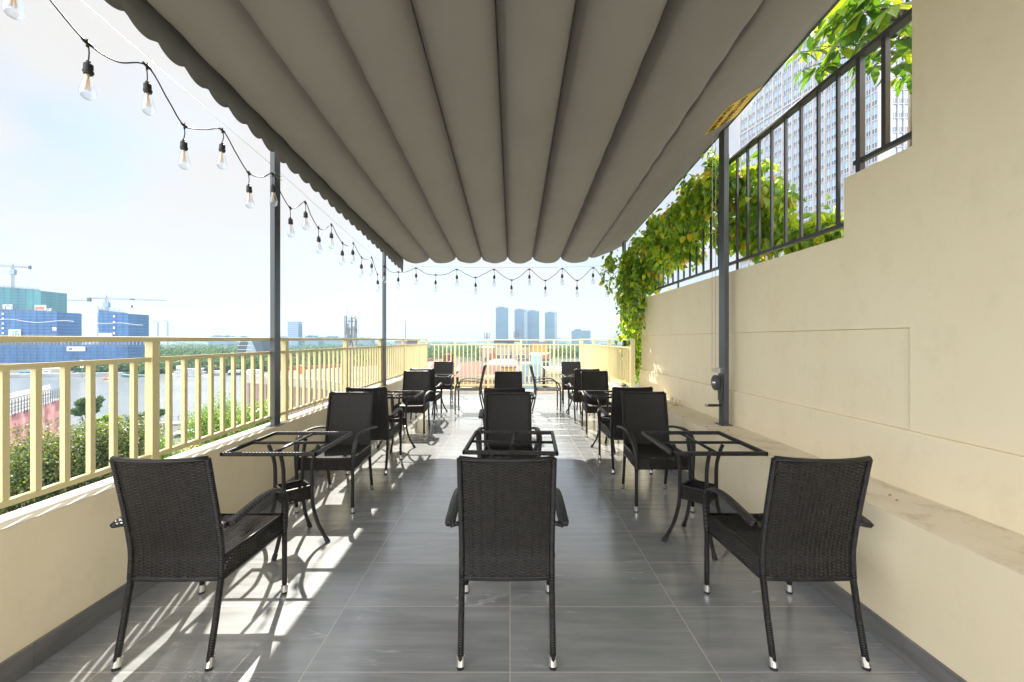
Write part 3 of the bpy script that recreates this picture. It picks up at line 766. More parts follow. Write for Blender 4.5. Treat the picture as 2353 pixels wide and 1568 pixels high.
pl = MB().box((TH+.02, 2.4, 1.55), (TH+.6, 6.7, 1.9)).build('planter', M['ledge']); tag(pl, 'long cement planter behind the right wall holding the creepers', 'planter')
MB().box((TH+.02, 2.4, G), (TH+.58, 6.68, 1.549)).build('planter_base', M['wall'], pl)
# broad leaved tree above
bt_ = empty('umbrella_leaf_tree', 'broad glossy leaves of a tree hanging over the stair railing', 'tree')
lv = MB(); br = MB()
def cluster(c, ax, s, n=7):
    ax = ax.normalized(); t0 = ax.orthogonal().normalized(); t1 = ax.cross(t0)
    for k in range(n):
        a = 2*math.pi*k/n + rnd.uniform(-.2, .2); out = t0*math.cos(a)+t1*math.sin(a)
        d = out*.62 + ax*.25 + Vector((0, 0, -.62)); Ln = s*rnd.uniform(.8, 1.15)
        st_ = c + d.normalized()*.015
        leaf(lv, st_, d, (ax+out*.3+rv()*.2).normalized(), Ln, Ln*.36, .12)
    return c
tips = []
for (u, v, z, s) in [(1838, 120, 3.45, .15), (1862, 75, 3.35, .16), (1845, 160, 3.5, .13), (1880, 150, 3.3, .17), (1905, 60, 3.2, .19), (1932, 20, 3.1, .20), (1925, 110, 3.15, .19), (1960, 70, 3.05, .2), (1985, 25, 2.95, .2), (1990, 120, 3.1, .18), (2010, 150, 3.15, .17),
                     (2020, 60, 2.9, .2), (2045, 15, 2.8, .2), (2060, 90, 2.9, .2), (2075, 140, 3.0, .17), (2085, 45, 2.8, .2), (1890, 30, 3.3, .16), (1955, -10, 3.0, .2), (2010, -15, 2.9, .2), (1915, 145, 3.3, .15), (2095, 170, 3.1, .16), (2085, 110, 2.85, .18),
                     (1870, 110, 3.7, .15), (1940, 65, 3.6, .17), (2000, 90, 3.5, .17), (2050, 60, 3.5, .17), (1975, 140, 3.6, .14), (1900, 95, 3.8, .15), (2040, 120, 3.4, .15), (2100, 20, 3.3, .2), (2070, 175, 3.4, .14), (1930, 0, 3.6, .17), (1985, 0, 3.5, .17), (2060, -20, 3.3, .18)]:
    p = P(u, v, z); p.x = max(p.x, 2.22); cluster(p, Vector((rnd.uniform(-.5, .2), rnd.uniform(-.5, .3), .8)), s*1.02)
    tips.append(p)
hub = Vector((3.3, 3.4, 4.0))
for p in tips:
    m_ = p.lerp(hub, .5) + rv()*.08; br.tube([p, p.lerp(m_, .5)+rv()*.03, m_, hub.lerp(m_, .3)+rv()*.06, hub], [.003, .004, .007, .012, .02], 5)
lv.build('crown', M['broad'], bt_, smooth=False)
br.tube([hub, (3.35, 3.45, 3.0), (3.4, 3.5, 1.0), (3.4, 3.5, G)], [.04, .05, .07, .1], 8)
br.build('trunk', M['twig'], bt_, smooth=True)

HAZE = .00018
# ================================================================== BACKGROUND
def mm(name, *a, **k): M[name] = mat(name, *a, **k); return M[name]
mm('ground_soil', (.045, .065, .035), .95, (.08, .085, .055), .02)
mm('paving', (.30, .29, .27), .9, (.24, .235, .22), .3)
mm('asphalt', (.07, .07, .07), .9, (.10, .10, .10), .2)
mm('concrete_w', (.50, .49, .46), .85, (.38, .37, .35), .5, .0)
mm('pinkpanel', (.34, .24, .22), .7, (.40, .30, .27), .4)
mm('whiteroof', (.20, .19, .175), .7, (.16, .15, .14), .35, spec=.08)
mm('redroof', (.15, .070, .068), .75, (.18, .085, .08), .6, spec=.08)
mm('pinkroof', (.20, .115, .105), .75, (.17, .10, .09), .5, spec=.08)
mm('brick', (.33, .13, .08), .8)
mm('orangewall', (.42, .25, .11), .8, (.36, .22, .10), .3)
mm('creamwall', (.46, .41, .30), .8, (.34, .30, .24), .3)
mm('pinkwall', (.44, .35, .31), .8, (.37, .29, .26), .4)
mm('bluewall', (.24, .37, .43), .7, (.28, .40, .45), .3)
mm('lavender', (.135, .135, .18), .6, (.16, .16, .20), .3, spec=.08)
mm('darkglass', (.05, .07, .09), .12, spec=.8)
mm('greyglass', (.16, .25, .36), .25, spec=.8)
mm('towerglass', (.40, .56, .80), .2, (.30, .46, .72), .12, spec=1.0)
mm('towerglass2', (.12, .17, .24), .25, (.18, .24, .32), .3, spec=1.0)
mm('towerstone', (.40, .39, .40), .7, (.44, .43, .435), .4)
mm('fartower', (.06, .13, .19), .6, (.09, .17, .23), .02)
mm('fartrim', (.25, .33, .40), .7)
def netmat(name, c, c2, per):
    m = mat(name, c, .8, c2, .07, 0, stretch=(1, 1, .2)); t = m.node_tree; b = t.nodes['Principled BSDF']
    src = b.inputs['Base Color'].links[0].from_socket
    tcn = t.nodes.new('ShaderNodeTexCoord'); wv = t.nodes.new('ShaderNodeTexWave'); wv.bands_direction = 'Z'; wv.inputs['Scale'].default_value = 6.283/20/per; wv.inputs['Distortion'].default_value = 1.2; wv.inputs['Detail Scale'].default_value = .3
    t.links.new(tcn.outputs['Object'], wv.inputs['Vector'])
    n2 = t.nodes.new('ShaderNodeTexNoise'); n2.inputs['Scale'].default_value = .35; n2.inputs['Detail'].default_value = 8; t.links.new(tcn.outputs['Object'], n2.inputs['Vector'])
    ml = t.nodes.new('ShaderNodeMath'); ml.operation = 'MULTIPLY'; t.links.new(wv.outputs[1], ml.inputs[0]); t.links.new(n2.outputs[0], ml.inputs[1])
    mr = t.nodes.new('ShaderNodeMapRange'); mr.inputs[1].default_value = .05; mr.inputs[2].default_value = .6; mr.inputs[4].default_value = .55; t.links.new(ml.outputs[0], mr.inputs[0])
    mxn = t.nodes.new('ShaderNodeMixRGB'); mxn.inputs[2].default_value = (.12, .20, .30, 1); t.links.new(mr.outputs[0], mxn.inputs[0]); t.links.new(src, mxn.inputs[1]); t.links.new(mxn.outputs[0], b.inputs['Base Color'])
    M[name] = m
netmat('bluenet', (.012, .075, .25), (.03, .14, .36), 3.4); netmat('greennet', (.02, .15, .17), (.05, .26, .25), 3.6)
mm('rawconcrete', (.22, .25, .28), .9, (.30, .32, .34), .1)
mm('pinknet', (.62, .30, .31), .8, (.55, .33, .33), .5, stretch=(1, 1, .4))
mm('steel_far', (.16, .18, .21), .6)
mm('steel_blue', (.07, .13, .24), .7)
mm('craneyellow', (.30, .24, .18), .6)
mm('white_paint', (.75, .75, .74), .5)
mm('blue_paint', (.04, .25, .55), .5)
mm('redorange', (.62, .16, .05), .6)
mm('mustard', (.50, .30, .10), .6)
mm('slate', (.05, .07, .09), .4)
mm('orange', (.7, .22, .03), .6)
def water_mat():
    m = mat('river_water', (.13, .15, .16), .22, (.17, .19, .20), .015, .35, .25, spec=.6, stretch=(1, 2.5, 1)); return m
M['water'] = water_mat()
M['tree'] = leaf_mat('tree_leaf', [(0, (.018, .036, .010)), (.55, (.040, .066, .016)), (.9, (.085, .10, .025)), (1, (.15, .10, .03))],
                     [(0, (.03, .06, .005)), (.6, (.08, .13, .01)), (1, (.20, .20, .02))], .5, .4)
M['tree2'] = leaf_mat('bright_tree_leaf', [(0, (.03, .075, .010)), (.6, (.07, .14, .018)), (1, (.13, .18, .03))],
                     [(0, (.05, .12, .005)), (.6, (.14, .24, .01)), (1, (.26, .32, .02))], .45, .4)
M['far_leaf'] = leaf_mat('distant_foliage', [(0, (.018, .050, .014)), (.6, (.045, .095, .025)), (1, (.09, .13, .035))],
                     [(0, (.01, .03, .004)), (1, (.05, .08, .01))], .7, .2)

g = MB().add([(-9000, -200, G), (9000, -200, G), (9000, 16000, G), (-9000, 16000, G)], [(0, 1, 2, 3)]).build('ground', M['ground_soil']); tag(g, kind='structure')
def gx(u, v, zz=G):   # ground point seen at pixel u,v
    y = (EYE-zz)*F/(v-VC); return ((u-UC)*y/F, y)
# river: wide band bending away to the right
near = [(-700, 975), (250, 979), (560, 960)]
rp = [gx(-900, 930), gx(250, 982), gx(430, 975), gx(560, 955), gx(700, 925), gx(900, 900), gx(1100, 872), gx(1210, 862), gx(1420, 862), gx(1700, 870),
      gx(1900, 838), gx(1400, 830), gx(1215, 827), gx(1000, 839), gx(700, 854), gx(560, 859), gx(380, 863), gx(190, 866), gx(-50, 871), gx(-700, 885)]
r_ = MB().add([(x, y, G+.06) for x, y in rp], [tuple(range(len(rp)))]).build('river', M['water']); tag(r_, kind='structure')
pv = [gx(150, 1000), gx(250, 984), gx(430, 977), gx(560, 957), gx(640, 942), gx(700, 1100), gx(300, 1200), gx(0, 1100)]
q = MB().add([(x, y, G+.03) for x, y in pv], [tuple(range(len(pv)))]).build('riverside_road', M['asphalt']); tag(q, kind='structure')
q = MB()
for a, b in zip([gx(250, 982), gx(430, 975)], [gx(430, 975), gx(560, 955)]): q.bar((*a, G+.3), (*b, G+.3), 4, .6)
tag(q.build('promenade', M['paving']), kind='structure')
# far embankment on the left
q = MB(); a, b = gx(-300, 873), gx(285, 864)
q.bar((*a, G+1.2), (*b, G+1.2), 5, 2.4); tag(q.build('river_embankment', M['rawconcrete']), kind='structure')
MB_road = MB().add([(*gx(-200, 852), G+.05), (*gx(300, 847), G+.05), (*gx(330, 841), G+.05), (*gx(-200, 843), G+.05)], [(0, 1, 2, 3)]).build('far_bank_road', M['paving']); tag(MB_road, kind='structure')

# ---- distant woodland on the far bank (nobody could count it)
def blob_trees(mb, pts, n, leafsz):
    for (x, y, h, r_, k) in pts:
        for i in range(k):
            q = rv(); rr_ = rnd.random()**.33; q.z = abs(q.z)*1.0 if rnd.random() < .8 else q.z
            p = Vector((x+q.x*r_*rr_, y+q.y*r_*rr_, G+h*.45+q.z*h*.55*rr_))
            s = leafsz*rnd.uniform(.6, 1.3); a = rv(); t0 = a.orthogonal().normalized()*s; t1 = a.cross(t0).normalized()*s*.7
            mb.add([p-t0, p+t1, p+t0, p-t1], [(0, 1, 2, 3)])
wd = MB(); pts = []
for k in range(3000):
    t = rnd.random()
    v = 857 - 72*rnd.random()**.62; u = rnd.uniform(-80, 1480)
    far_v = np.interp(u, [-50, 190, 380, 560, 700, 1000, 1215, 1400], [867, 862, 858, 855, 850, 835, 823, 826])
    if v > far_v-1: continue
    if u < 345 and v > 833: continue
    x, y = gx(u, v)
    if y > 3500: continue
    s = min(1.0+y/900, 3.2)
    if mnoise.noise(Vector((u*.02, v*.12, 0))) < -.25: continue
    pts.append((x, y, rnd.uniform(5, 9)*min(s, 1.6), rnd.uniform(5, 10)*s, int(34 if y < 800 else 22)))
for u in range(180, 640, 7):   # bank edge scrub
    fv = np.interp(u, [-50, 190, 380, 560, 700], [869, 862, 858.5, 855.5, 850]); x, y = gx(u+rnd.uniform(-3, 3), fv-rnd.uniform(0, 3))
    if u > 395 and u < 480: y += 12
    pts.append((x, y, rnd.uniform(4, 9), rnd.uniform(3, 6), 60))
for u in range(1180, 1460, 6):
    x, y = gx(u, 825-rnd.uniform(0, 8)); pts.append((x, y, rnd.uniform(7, 13), rnd.uniform(7, 13), 45))
blob_trees(wd, pts, 0, 1.9)
tag(wd.build('riverside_woodland', M['far_leaf']), kind='stuff')
q = MB()
# low ridge line of woods and roofs on the horizon
hz = MB(); u = -200; 
while u < 1600:
    h = 14+10*mnoise.noise(Vector((u*.02, 3, 0)))+5*rnd.random(); y = 3600+rnd.uniform(-200, 200); w_ = rnd.uniform(50, 110)
    x = (u-UC)*y/F; hz.lathe([(w_, 0), (w_*.9, h*.5), (w_*.5, h*.9), (.5, h)], (x, y, G), 7); u += w_*.18
tag(hz.build('distant_treeline', M['far_leaf']), kind='stuff')

# ---- building helpers
def bld(name, lab, cat, u0, u1, vt, y, depth, m, zb=G, group=None, roof=None):
    x0 = (u0-UC)*y/F; x1 = (u1-UC)*y/F
    if u1 < UC: d_ = (u1-UC)*(y+depth)/F; x1 = max(d_, x0+(x1-x0)*.35)
    if u0 > UC: d_ = (u0-UC)*(y+depth)/F; x0 = min(d_, x1-(x1-x0)*.35)
    zt = EYE-(vt-VC)*y/F
    root = empty(name, lab, cat, (x0, y, zb), 0, group)
    MB().box((0, 0, 0), (x1-x0, depth, zt-zb)).build('wall', m, root)
    if roof: MB().box((-.15, -.15, zt-zb+.003), (x1-x0+.15, depth+.15, zt-zb+roof[0])).build('roof', roof[1], root)
    return root, x1-x0, zt-zb
def windows(root, W_, H, cols, rows, ww, wh, x_m, zlo, zhi, m='darkglass', frame='white_paint', y=0, arch=False):
    proto = None
    for i in range(cols):
        for j in range(rows):
            cx = x_m + (W_-2*x_m)*((i+.5)/cols); cz = zlo+(zhi-zlo)*((j+.5)/rows)
            if proto is None:
                f = MB()
                a, b = ww/2, wh/2; t = min(ww, wh)*.09
                for (x0, z0, x1, z1) in ((-a-t, -b-t, a+t, -b), (-a-t, b, a+t, b+t), (-a-t, -b, -a, b), (a, -b, a+t, b), (-t/3, -b, t/3, b)): f.box((x0, -.07, z0), (x1, -.002, z1))
                o = f.build('window', M[frame], root)
                gl = MB().box((-a, -.03, -b), (a, -.003, b)).build('pane', M[m], o)
                proto = (o, gl)
            else:
                o = proto[0].copy(); col.objects.link(o); o.parent = root
                gl = proto[1].copy(); col.objects.link(gl); gl.parent = o
            o.location = (cx, y, cz)
def txt(parent, s, size, m, loc, name='lettering', bold=0.0, flip=False):
    v, f = text_mesh(s, size, bold)
    o = MB().add([(p[0], -.0, p[1]) for p in v], f).build(name, m, parent); o.location = loc; return o

# ---- four grey-blue towers and neighbours on the horizon
tw_ = [(1139, 1168, 705, 'the lone leftmost of four tall blue-grey apartment towers'), (1182, 1210, 709.5, 'second from left of four tall blue-grey towers'),
       (1211, 1239, 712.5, 'third from left of the tall blue-grey towers, nearly touching the second'), (1251.5, 1279, 716, 'rightmost of four tall blue-grey apartment towers')]
for i, (u0, u1, vt, lab) in enumerate(tw_):
    y = 1500+i*30
    root, W_, H = bld('apartment_tower', lab, 'tower', u0, u1, vt+3, y, 38, M['fartower'], group='tall blue-grey towers on the horizon')
    sl_ = MB()
    for k in range(1, 46): sl_.box((-.5, -.8, k*H/46), (W_*.47, -.02, k*H/46+.7)); sl_.box((W_*.53, -.8, k*H/46), (W_+.5, -.02, k*H/46+.7))
    sl_.box((W_*.48, -.6, 0), (W_*.52, -.02, H)); sl_.build('balcony', M['fartower'], root)
    cr_ = MB()
    for k in range(9): cr_.box((W_*k/8-.4, 0, H), (W_*k/8+.4, .8, H+(5 if (k < 4) == (i < 3) else 3)))
    cr_.box((-.5, 0, H+4.4), (W_*.5, 1, H+5.2)) if i < 3 else cr_.box((W_*.5, 0, H+8), (W_, 1, H+9)); cr_.box((0, 0, H+2.6), (W_, 1, H+3.2))
    cr_.box((W_*.2, 5, H), (W_*.7, 20, H+4)); cr_.build('roof_frame', M['fartower'], root)
    if i in (1, 3):
        wp = MB()
        for k in range(10, 44): wp.box((W_*.84, -.9, k*H/46+.9), (W_*.90, -.82, k*H/46+2.4))
        wp.build('stair_windows', M['white_paint'], root)
root, W_, H = bld('office_block', 'broad blue-grey block standing right of the four tall towers', 'building', 1313, 1357, 760, 1150, 40, M['fartower'])
sl_ = MB(); [sl_.box((-.4, -.7, k*H/16), (W_+.4, -.02, k*H/16+.9)) for k in range(1, 16)]; sl_.build('balcony', M['fartrim'], root)
MB().box((W_*.1, 4, H), (W_*.45, 20, H+4)).build('roof_house', M['fartower'], root)
for (u0, u1, vt, y, lab) in ((1437, 1466, 758, 3300, 'pale hazy tower glimpsed behind the hanging vine'), (1405, 1436, 774, 3400, 'low pale hazy block left of the tower behind the vine'),
                             (1255, 1290, 776.5, 3300, 'low hazy block on the horizon between the tall towers and the broad block'), (178, 232, 773, 3300, 'pale hazy block between the two blue netted sites')):
    root, W_, H = bld('hazy_block', lab, 'building', u0, u1, vt, y, 60, M['fartrim'])
    sl_ = MB(); [sl_.box((-.4, -2, k*H/12), (W_+.4, -.1, k*H/12+2)) for k in range(1, 12)]; sl_.build('balcony', M['fartower'], root)
# pale twin towers behind the blue site
for (u0, u1, vt, lab) in ((342, 366, 741.5, 'left of two pale apartment towers beside the blue netted building'), (367, 388, 739.5, 'right of two pale apartment towers beside the blue netted building')):
    root, W_, H = bld('pale_tower', lab, 'tower', u0, u1, vt, 1900, 14, M['fartrim'], group='pair of pale towers')
    sl_ = MB()
    for k in range(1, 30): sl_.box((0, -1.2, k*H/30), (W_, -.02, k*H/30+1.4))
    for k in range(5): sl_.box((W_*k/4-1, -2, 0), (W_*k/4+1, -.05, H))
    sl_.build('balcony', M['white_paint'], root)
    MB().box((W_*.3, 4, H), (W_*.7, 20, H+6)).build('roof_house', M['fartrim'], root)
# curved glass tower
root = empty('glass_tower', 'pale blue glass office tower with flared curved top on the horizon', 'tower', (*[(660-UC)*1100/F, 1100], G))
s = 1100/F; m_ = MB(); k = 14
for j in range(k):
    t0, t1 = j/k, (j+.72)/k; H = (VC-738)*s+25.4
    def wd_(t): return (2.2*s*(1-t)*1.2 if True else 0)
    m_.add([(2*s*(1-t0)**2, 0, H*t0), (26*s-1.0*s*(t0**2), 0, H*t0), (26*s-1.0*s*(t0**2), 22, H*t0), (2*s*(1-t0)**2, 22, H*t0),
            (2*s*(1-t1)**2, 0, H*t1), (26*s-1.0*s*t1**2, 0, H*t1), (26*s-1.0*s*t1**2, 22, H*t1), (2*s*(1-t1)**2, 22, H*t1)], [(0, 1, 5, 4), (1, 2, 6, 5), (2, 3, 7, 6), (3, 0, 4, 7), (4, 5, 6, 7)])
m_.build('glass_floors', M['greyglass'], root)
MB().box((1.5*s, .6, 0), (25*s, 21, H*.985)).build('core', M['fartrim'], root)
MB().box((24*s, .3, 0), (26.5*s, 18, H*.86)).build('side_shaft', M['fartower'], root)
# low stepped blocks along the horizon right of the glass tower and over the wood
for (u0, u1, vt, lab) in ((640, 700, 776, 'long low building block behind the glass tower'), (700, 745, 774.5, 'low hazy block with roof huts right of the glass tower'), (745, 800, 776, 'low hazy block left of the phone mast'),
                          (800, 862, 778, 'low hazy block right of the phone mast'), (478, 560, 774, 'long low rooftop group above the dark gabled building'), (520, 600, 776, 'low hazy rooftops left of the grey post')):
    root, W_, H = bld('low_block', lab, 'building', u0, u1, vt, 1500, 50, M['fartower'])
    m_ = MB()
    for k in range(9): x = rnd.uniform(0, W_-12); m_.box((x, 2, H), (x+rnd.uniform(6, 14), 12, H+rnd.uniform(1.5, 5.5)))
    m_.build('roof_huts', M['fartower'], root)
    sl_ = MB(); [sl_.box((0, -.8, k*H/7), (W_, -.02, k*H/7+1.2)) for k in range(1, 7)]; sl_.build('balcony', M['fartrim'], root)

# ---- construction sites on the far bank
def netted(name, lab, u0, u1, vt, vb, y, depth, net, zb, curve=0, seed=1, sides=True):
    s = y/F; x0 = (u0-UC)*s; x1 = (u1-UC)*(y+depth*.93)/F; zt = EYE-(vt-VC)*s; z0 = EYE-(vb-VC)*s
    root = empty(name, lab, 'construction site', (x0, y, z0)); W_ = x1-x0; H = zt-z0
    rr_ = random.Random(seed)
    n = 26; vs = []; nz_ = 14
    for j in range(nz_+1):
        for i in range(n+1):
            t = i/n; vs.append((W_*t, -curve*math.sin(math.pi*t)+(.35*math.sin(i*2.1+j)*.6), (H*(1-.06*t*bool(curve)))*j/nz_))
    m_ = MB().add(vs, [(j*(n+1)+i, j*(n+1)+i+1, (j+1)*(n+1)+i+1, (j+1)*(n+1)+i) for j in range(nz_) for i in range(n)])
    m_.box((0, .5, 0), (W_, depth, H*.93)); m_.build('safety_net', net, root)
    sl_ = MB()
    fl = max(3, int(H/3.4))
    for k in range(1, fl): sl_.box((-.2, -.9-curve*.0, H*k/fl), (W_+.4, -.45, H*k/fl+.22)) if not curve else None
    for k in range(int(W_/7)+1): sl_.box((k*7, -1.0-curve*math.sin(math.pi*k*7/W_), 0), (k*7+.3, -.7-curve*math.sin(math.pi*k*7/W_), H*.96))
    sl_.build('scaffold', M['steel_blue'], root)
    rb = MB()
    for k in range(int(W_/1.1)):
        x = k*1.1+rr_.uniform(-.3, .3); t = x/W_; h = rr_.uniform(1.0, 4.6); hb_ = H*(1-.06*t*bool(curve))-1
        rb.box((x, -.4-curve*math.sin(math.pi*min(1, max(0, t))), hb_), (x+.26, -.2-curve*math.sin(math.pi*min(1, max(0, t))), hb_+h+1))
    for k in range(4): rb.bar((0, -.5, H*.97+k*.7), (W_*.4, -.5-curve*.9, H*.96+k*.7), .12, .12)
    rb.build('rebar_edge', M['steel_far'], root)
    return root, W_, H
def signboard(root, x, z, w_, h_, y=-2.2):
    o = MB().box((x, y, z), (x+w_, y+.2, z+h_)).build('site_sign', M['white_paint'], root); return o
YC = 450; 
rt, W_, H = netted('green_netted_tower', 'green netted tower under construction, tallest at the far left', -90, 150, 655, 850, YC+60, 30, M['greennet'], G, curve=9, seed=3)
for (u, v, ch) in ((42, 705, 'C'), (198-0, 0, '')):
    if ch:
        s = (YC+60)/F; o = signboard(rt, (u-12+90)*s, (850-v-14)*s, 22*s, 17*s, -10.5)
        txt(o, 'C', 20*s, M['steel_far'], ((u-1+90)*s, -10.6, (850-v-12)*s), 'emblem', .5*s*.6)
s = (YC+60)/F; o = signboard(rt, (188+90-65)*s, 128*s, 14*s, 12*s, -9.5); txt(o, 'C', 13*s, M['steel_far'], ((195+90-65)*s, -9.6, 130*s), 'emblem', .3*s)
o = signboard(rt, 190*s, 135*s, 26*s, 12*s, -9.6); MB().box((192*s, -9.75, 137*s), (212*s, -9.62, 144*s)).build('emblem', M['redorange'], o)
rt, W_, H = netted('blue_netted_tower', 'wide blue netted tower under construction in front of the green one', -60, 184, 708, 845, YC, 26, M['bluenet'], G, curve=3, seed=5)
s = YC/F; o = signboard(rt, (35+60)*s, (845-779)*s, 27*s, 21*s, -6)
e = MB()
for (a, b, c, d) in ((3, 6, 12, 9), (9, 9, 12, 18), (12, 6, 15, 8), (15, 6, 18, 18), (18, 15, 23, 18), (18, 10, 23, 12.5), (21, 6, 24, 11), (3, 3, 8, 6)): e.box((95*s+a*s, -6.1, 66*s+b*s), (95*s+c*s, -6.01, 66*s+d*s))
e.build('emblem', M['blue_paint'], o)
o = signboard(rt, (134+60)*s, (845-760)*s, 9*s, 7*s, -6); MB().box((194.5*s, -6.1, 86*s), (198*s, -6.01, 90*s)).build('emblem', M['redorange'], o)
ln = MB(); ln.tube([(k*8*s, -4.5-1.5*math.sin(k/30*3.14), (845-735-3*math.sin(k*.4)-.2*k)*s) for k in range(31)], .25, 5); ln.build('net_tie_line', M['white_paint'], rt)
wn_ = MB()
for k in range(5): wn_.box((75*s, -4.2, (845-768+k*11)*s), (79*s, -4.0, (845-764+k*11)*s))
wn_.build('floor_number_signs', M['white_paint'], rt)
rt, W_, H = netted('blue_netted_block', 'smaller blue netted building under the right crane', 226, 339, 712, 845, YC+5, 26, M['bluenet'], G, curve=3, seed=8)
o = signboard(rt, 12*s, 66*s, 30*s, 14*s, -5)
e = MB(); 
for (cx, cz) in ((13, 9), (17, 6), (21, 8)): e.add([(12*s+(cx-3)*s, -5.05, 66*s+cz*s), (12*s+cx*s, -5.05, 66*s+(cz-.8)*s), (12*s+(cx+3)*s, -5.05, 66*s+(cz+1.2)*s), (12*s+cx*s, -5.05, 66*s+(cz+.2)*s)], [(0, 1, 2, 3)])
e.build('emblem', M['steel_far'], o)
ln = MB(); ln.tube([(k*4*s, -4.6-1.2*math.sin(k/28*3.14), (845-741-1.5*math.sin(k*.3)-.15*k)*s) for k in range(29)], .25, 5); ln.build('net_tie_line', M['white_paint'], rt)
wn_ = MB()
for k in range(4): wn_.box((44*s, -4.9, (845-768+k*13)*s), (48*s, -4.7, (845-763.5+k*13)*s))
wn_.build('floor_number_signs', M['white_paint'], rt)
rt, W_, H = netted('blue_netted_podium', 'long low blue netted podium below the towers on the far bank', -160, 336, 793, 838, YC-12, 24, M['bluenet'], G, seed=9)
pl_ = MB()
for k in range(60): pl_.box((k*4*1.0, 4, H), (k*4+.9, 5, H+6))
pl_.build('bare_columns', M['rawconcrete'], rt)
o = signboard(rt, (157+160)*(YC-12)/F, 30*s, 41*s, 10*s, -1.6); MB().box(((162+160)*(YC-12)/F, -1.75, 32*s), ((170+160)*(YC-12)/F, -1.62, 38*s)).build('emblem', M['steel_far'], o)
tx = MB(); [tx.box(((173+160+k*2.8)*(YC-12)/F, -1.7, 33.5*s), ((174.4+160+k*2.8)*(YC-12)/F, -1.62, 36.5*s)) for k in range(8)]; tx.build('lettering', M['steel_far'], o)
MB().box((0, -3, -.5), (W_, -2.6, 1.6)).build('hoarding', M['concrete_w'], rt)
# tower cranes
def crane(lab, u, vj, vb, y, ul, ur, tilt=0, cabu=0):
    s = y/F; x = (u-UC)*s; zj = EYE-(vj-VC)*s; zb = EYE-(vb-VC)*s
    root = empty('tower_crane', lab, 'crane', (x, y, zb), 0, 'tower cranes'); H = zj-zb
    def truss(name, a, b, w_, t, m=M['steel_far'], taper=1):
        a = Vector(a); b = Vector(b); L_ = (b-a).length; d = (b-a)/L_; n = max(3, int(L_/w_/1.2)); up = Vector((0, 0, 1)) if abs(d.z) < .7 else Vector((1, 0, 0)); m_ = MB()
        sd_ = d.cross(up).normalized()
        def c(k, i, j): q = k/n; f = 1-(1-taper)*q; return a+d*L_*q + up*w_*j*f + sd_*w_*(i-.5)*f
        for (i, j) in ((0, 0), (1, 0), (.5, 1)) if abs(d.z) < .7 else ((0, 0), (1, 0), (0, 1), (1, 1)): m_.bar(c(0, i, j), c(n, i, j), t, t)
        for k in range(n): m_.bar(c(k, 0, 0), c(k+.5, .5, 1), t*.6, t*.6); m_.bar(c(k+.5, .5, 1), c(k+1, 0, 0), t*.6, t*.6); m_.bar(c(k, 0, 0), c(k+1, 1, 0), t*.6, t*.6)
        return m_.build(name, m, root)
    truss('mast', (-.9, 0, 0), (-.9, 0, H-.5), 1.8, .32)
    dirn = 1 if ur-u > u-ul else -1; far_ = (ur-u if dirn > 0 else u-ul)*s; near_ = (u-ul if dirn > 0 else ur-u)*s
    truss('jib', (0, 0, H), (dirn*far_, 0, H+tilt*s), 2.0, .3, taper=.45)
    truss('counter_jib', (0, 0, H), (-dirn*near_, 0, H-tilt*s*near_/max(far_, 1)), 1.3, .35)
    MB().box((-dirn*near_-1.8*(dirn > 0), -1, H-2.6), (-dirn*near_+1.8*(dirn < 0)+1.6*(dirn > 0), 1, H+1.5)).build('counterweight', M['slate'], root)
    MB().box((-3, -1.4, H-9), (3, 1.4, H-3.5)).build('operator_cab', M['greyglass'], root)
    m_ = MB(); m_.bar((-1, 0, H), (0, 0, H+4.2), .35, .35); m_.bar((1, 0, H), (0, 0, H+4.2), .35, .35); m_.bar((0, 0, H+4.2), (dirn*far_*.45, 0, H+1.9), .12, .12); m_.bar((0, 0, H+4.2), (-dirn*near_*.8, 0, H+1), .12, .12)
    m_.build('head_frame', M['steel_far'], root)
    return root, H
cr_, H = crane('tower crane above the green netted tower, its jib reaching out of frame', 30, 614, 665, 500, -75, 67, 6)
cr_, H = crane('tower crane above the smaller blue netted block with a hanging hook', 245, 688, 716, 455, 205, 381, -4)
m_ = MB(); xx = (303-245)*455/F; m_.bar((xx, 0, H), (xx, 0, H-7), .08, .08); m_.box((xx-.7, -.5, H-9.5), (xx+.7, .5, H-6.5)); m_.box((xx-1.5, -1, H-.7), (xx+2.5, 1, H+.3)); m_.build('hook_block', M['slate'], cr_)
crane('tower crane mostly hidden behind the green netted tower, jib tip showing', 60, 690, 740, 560, 25, 197, -2)
# dark gabled building
root = empty('gabled_building', 'dark slate trapezoid building with tall glazed white gable, half hidden by the grey post', 'building', (*gx(534, 838), G))
s = gx(534, 838)[1]/F
MB().add([(0, 0, 0), (82*s, 0, 0), (64*s, 0, 58*s), (20*s, 0, 58*s), (0, 30, 0), (82*s, 30, 0), (64*s, 30, 58*s), (20*s, 30, 58*s)], [(0, 1, 2, 3), (5, 4, 7, 6), (0, 4, 5, 1), (1, 5, 6, 2), (2, 6, 7, 3), (3, 7, 4, 0)]).build('sloped_walls', M['slate'], root)
MB().add([(28*s, -.3, 14*s), (62*s, -.3, 14*s), (44*s, -.3, 57*s), (38*s, -.3, 57*s)], [(0, 1, 2, 3)]).build('glazed_gable', M['fartrim'], root)
m_ = MB(); [m_.box(((8+k*1.5)*s, -.6, (16+k*9)*s), ((48-k)*s, -.35, (16.7+k*9)*s)) for k in range(5)]; m_.build('floor_line', M['white_paint'], root)
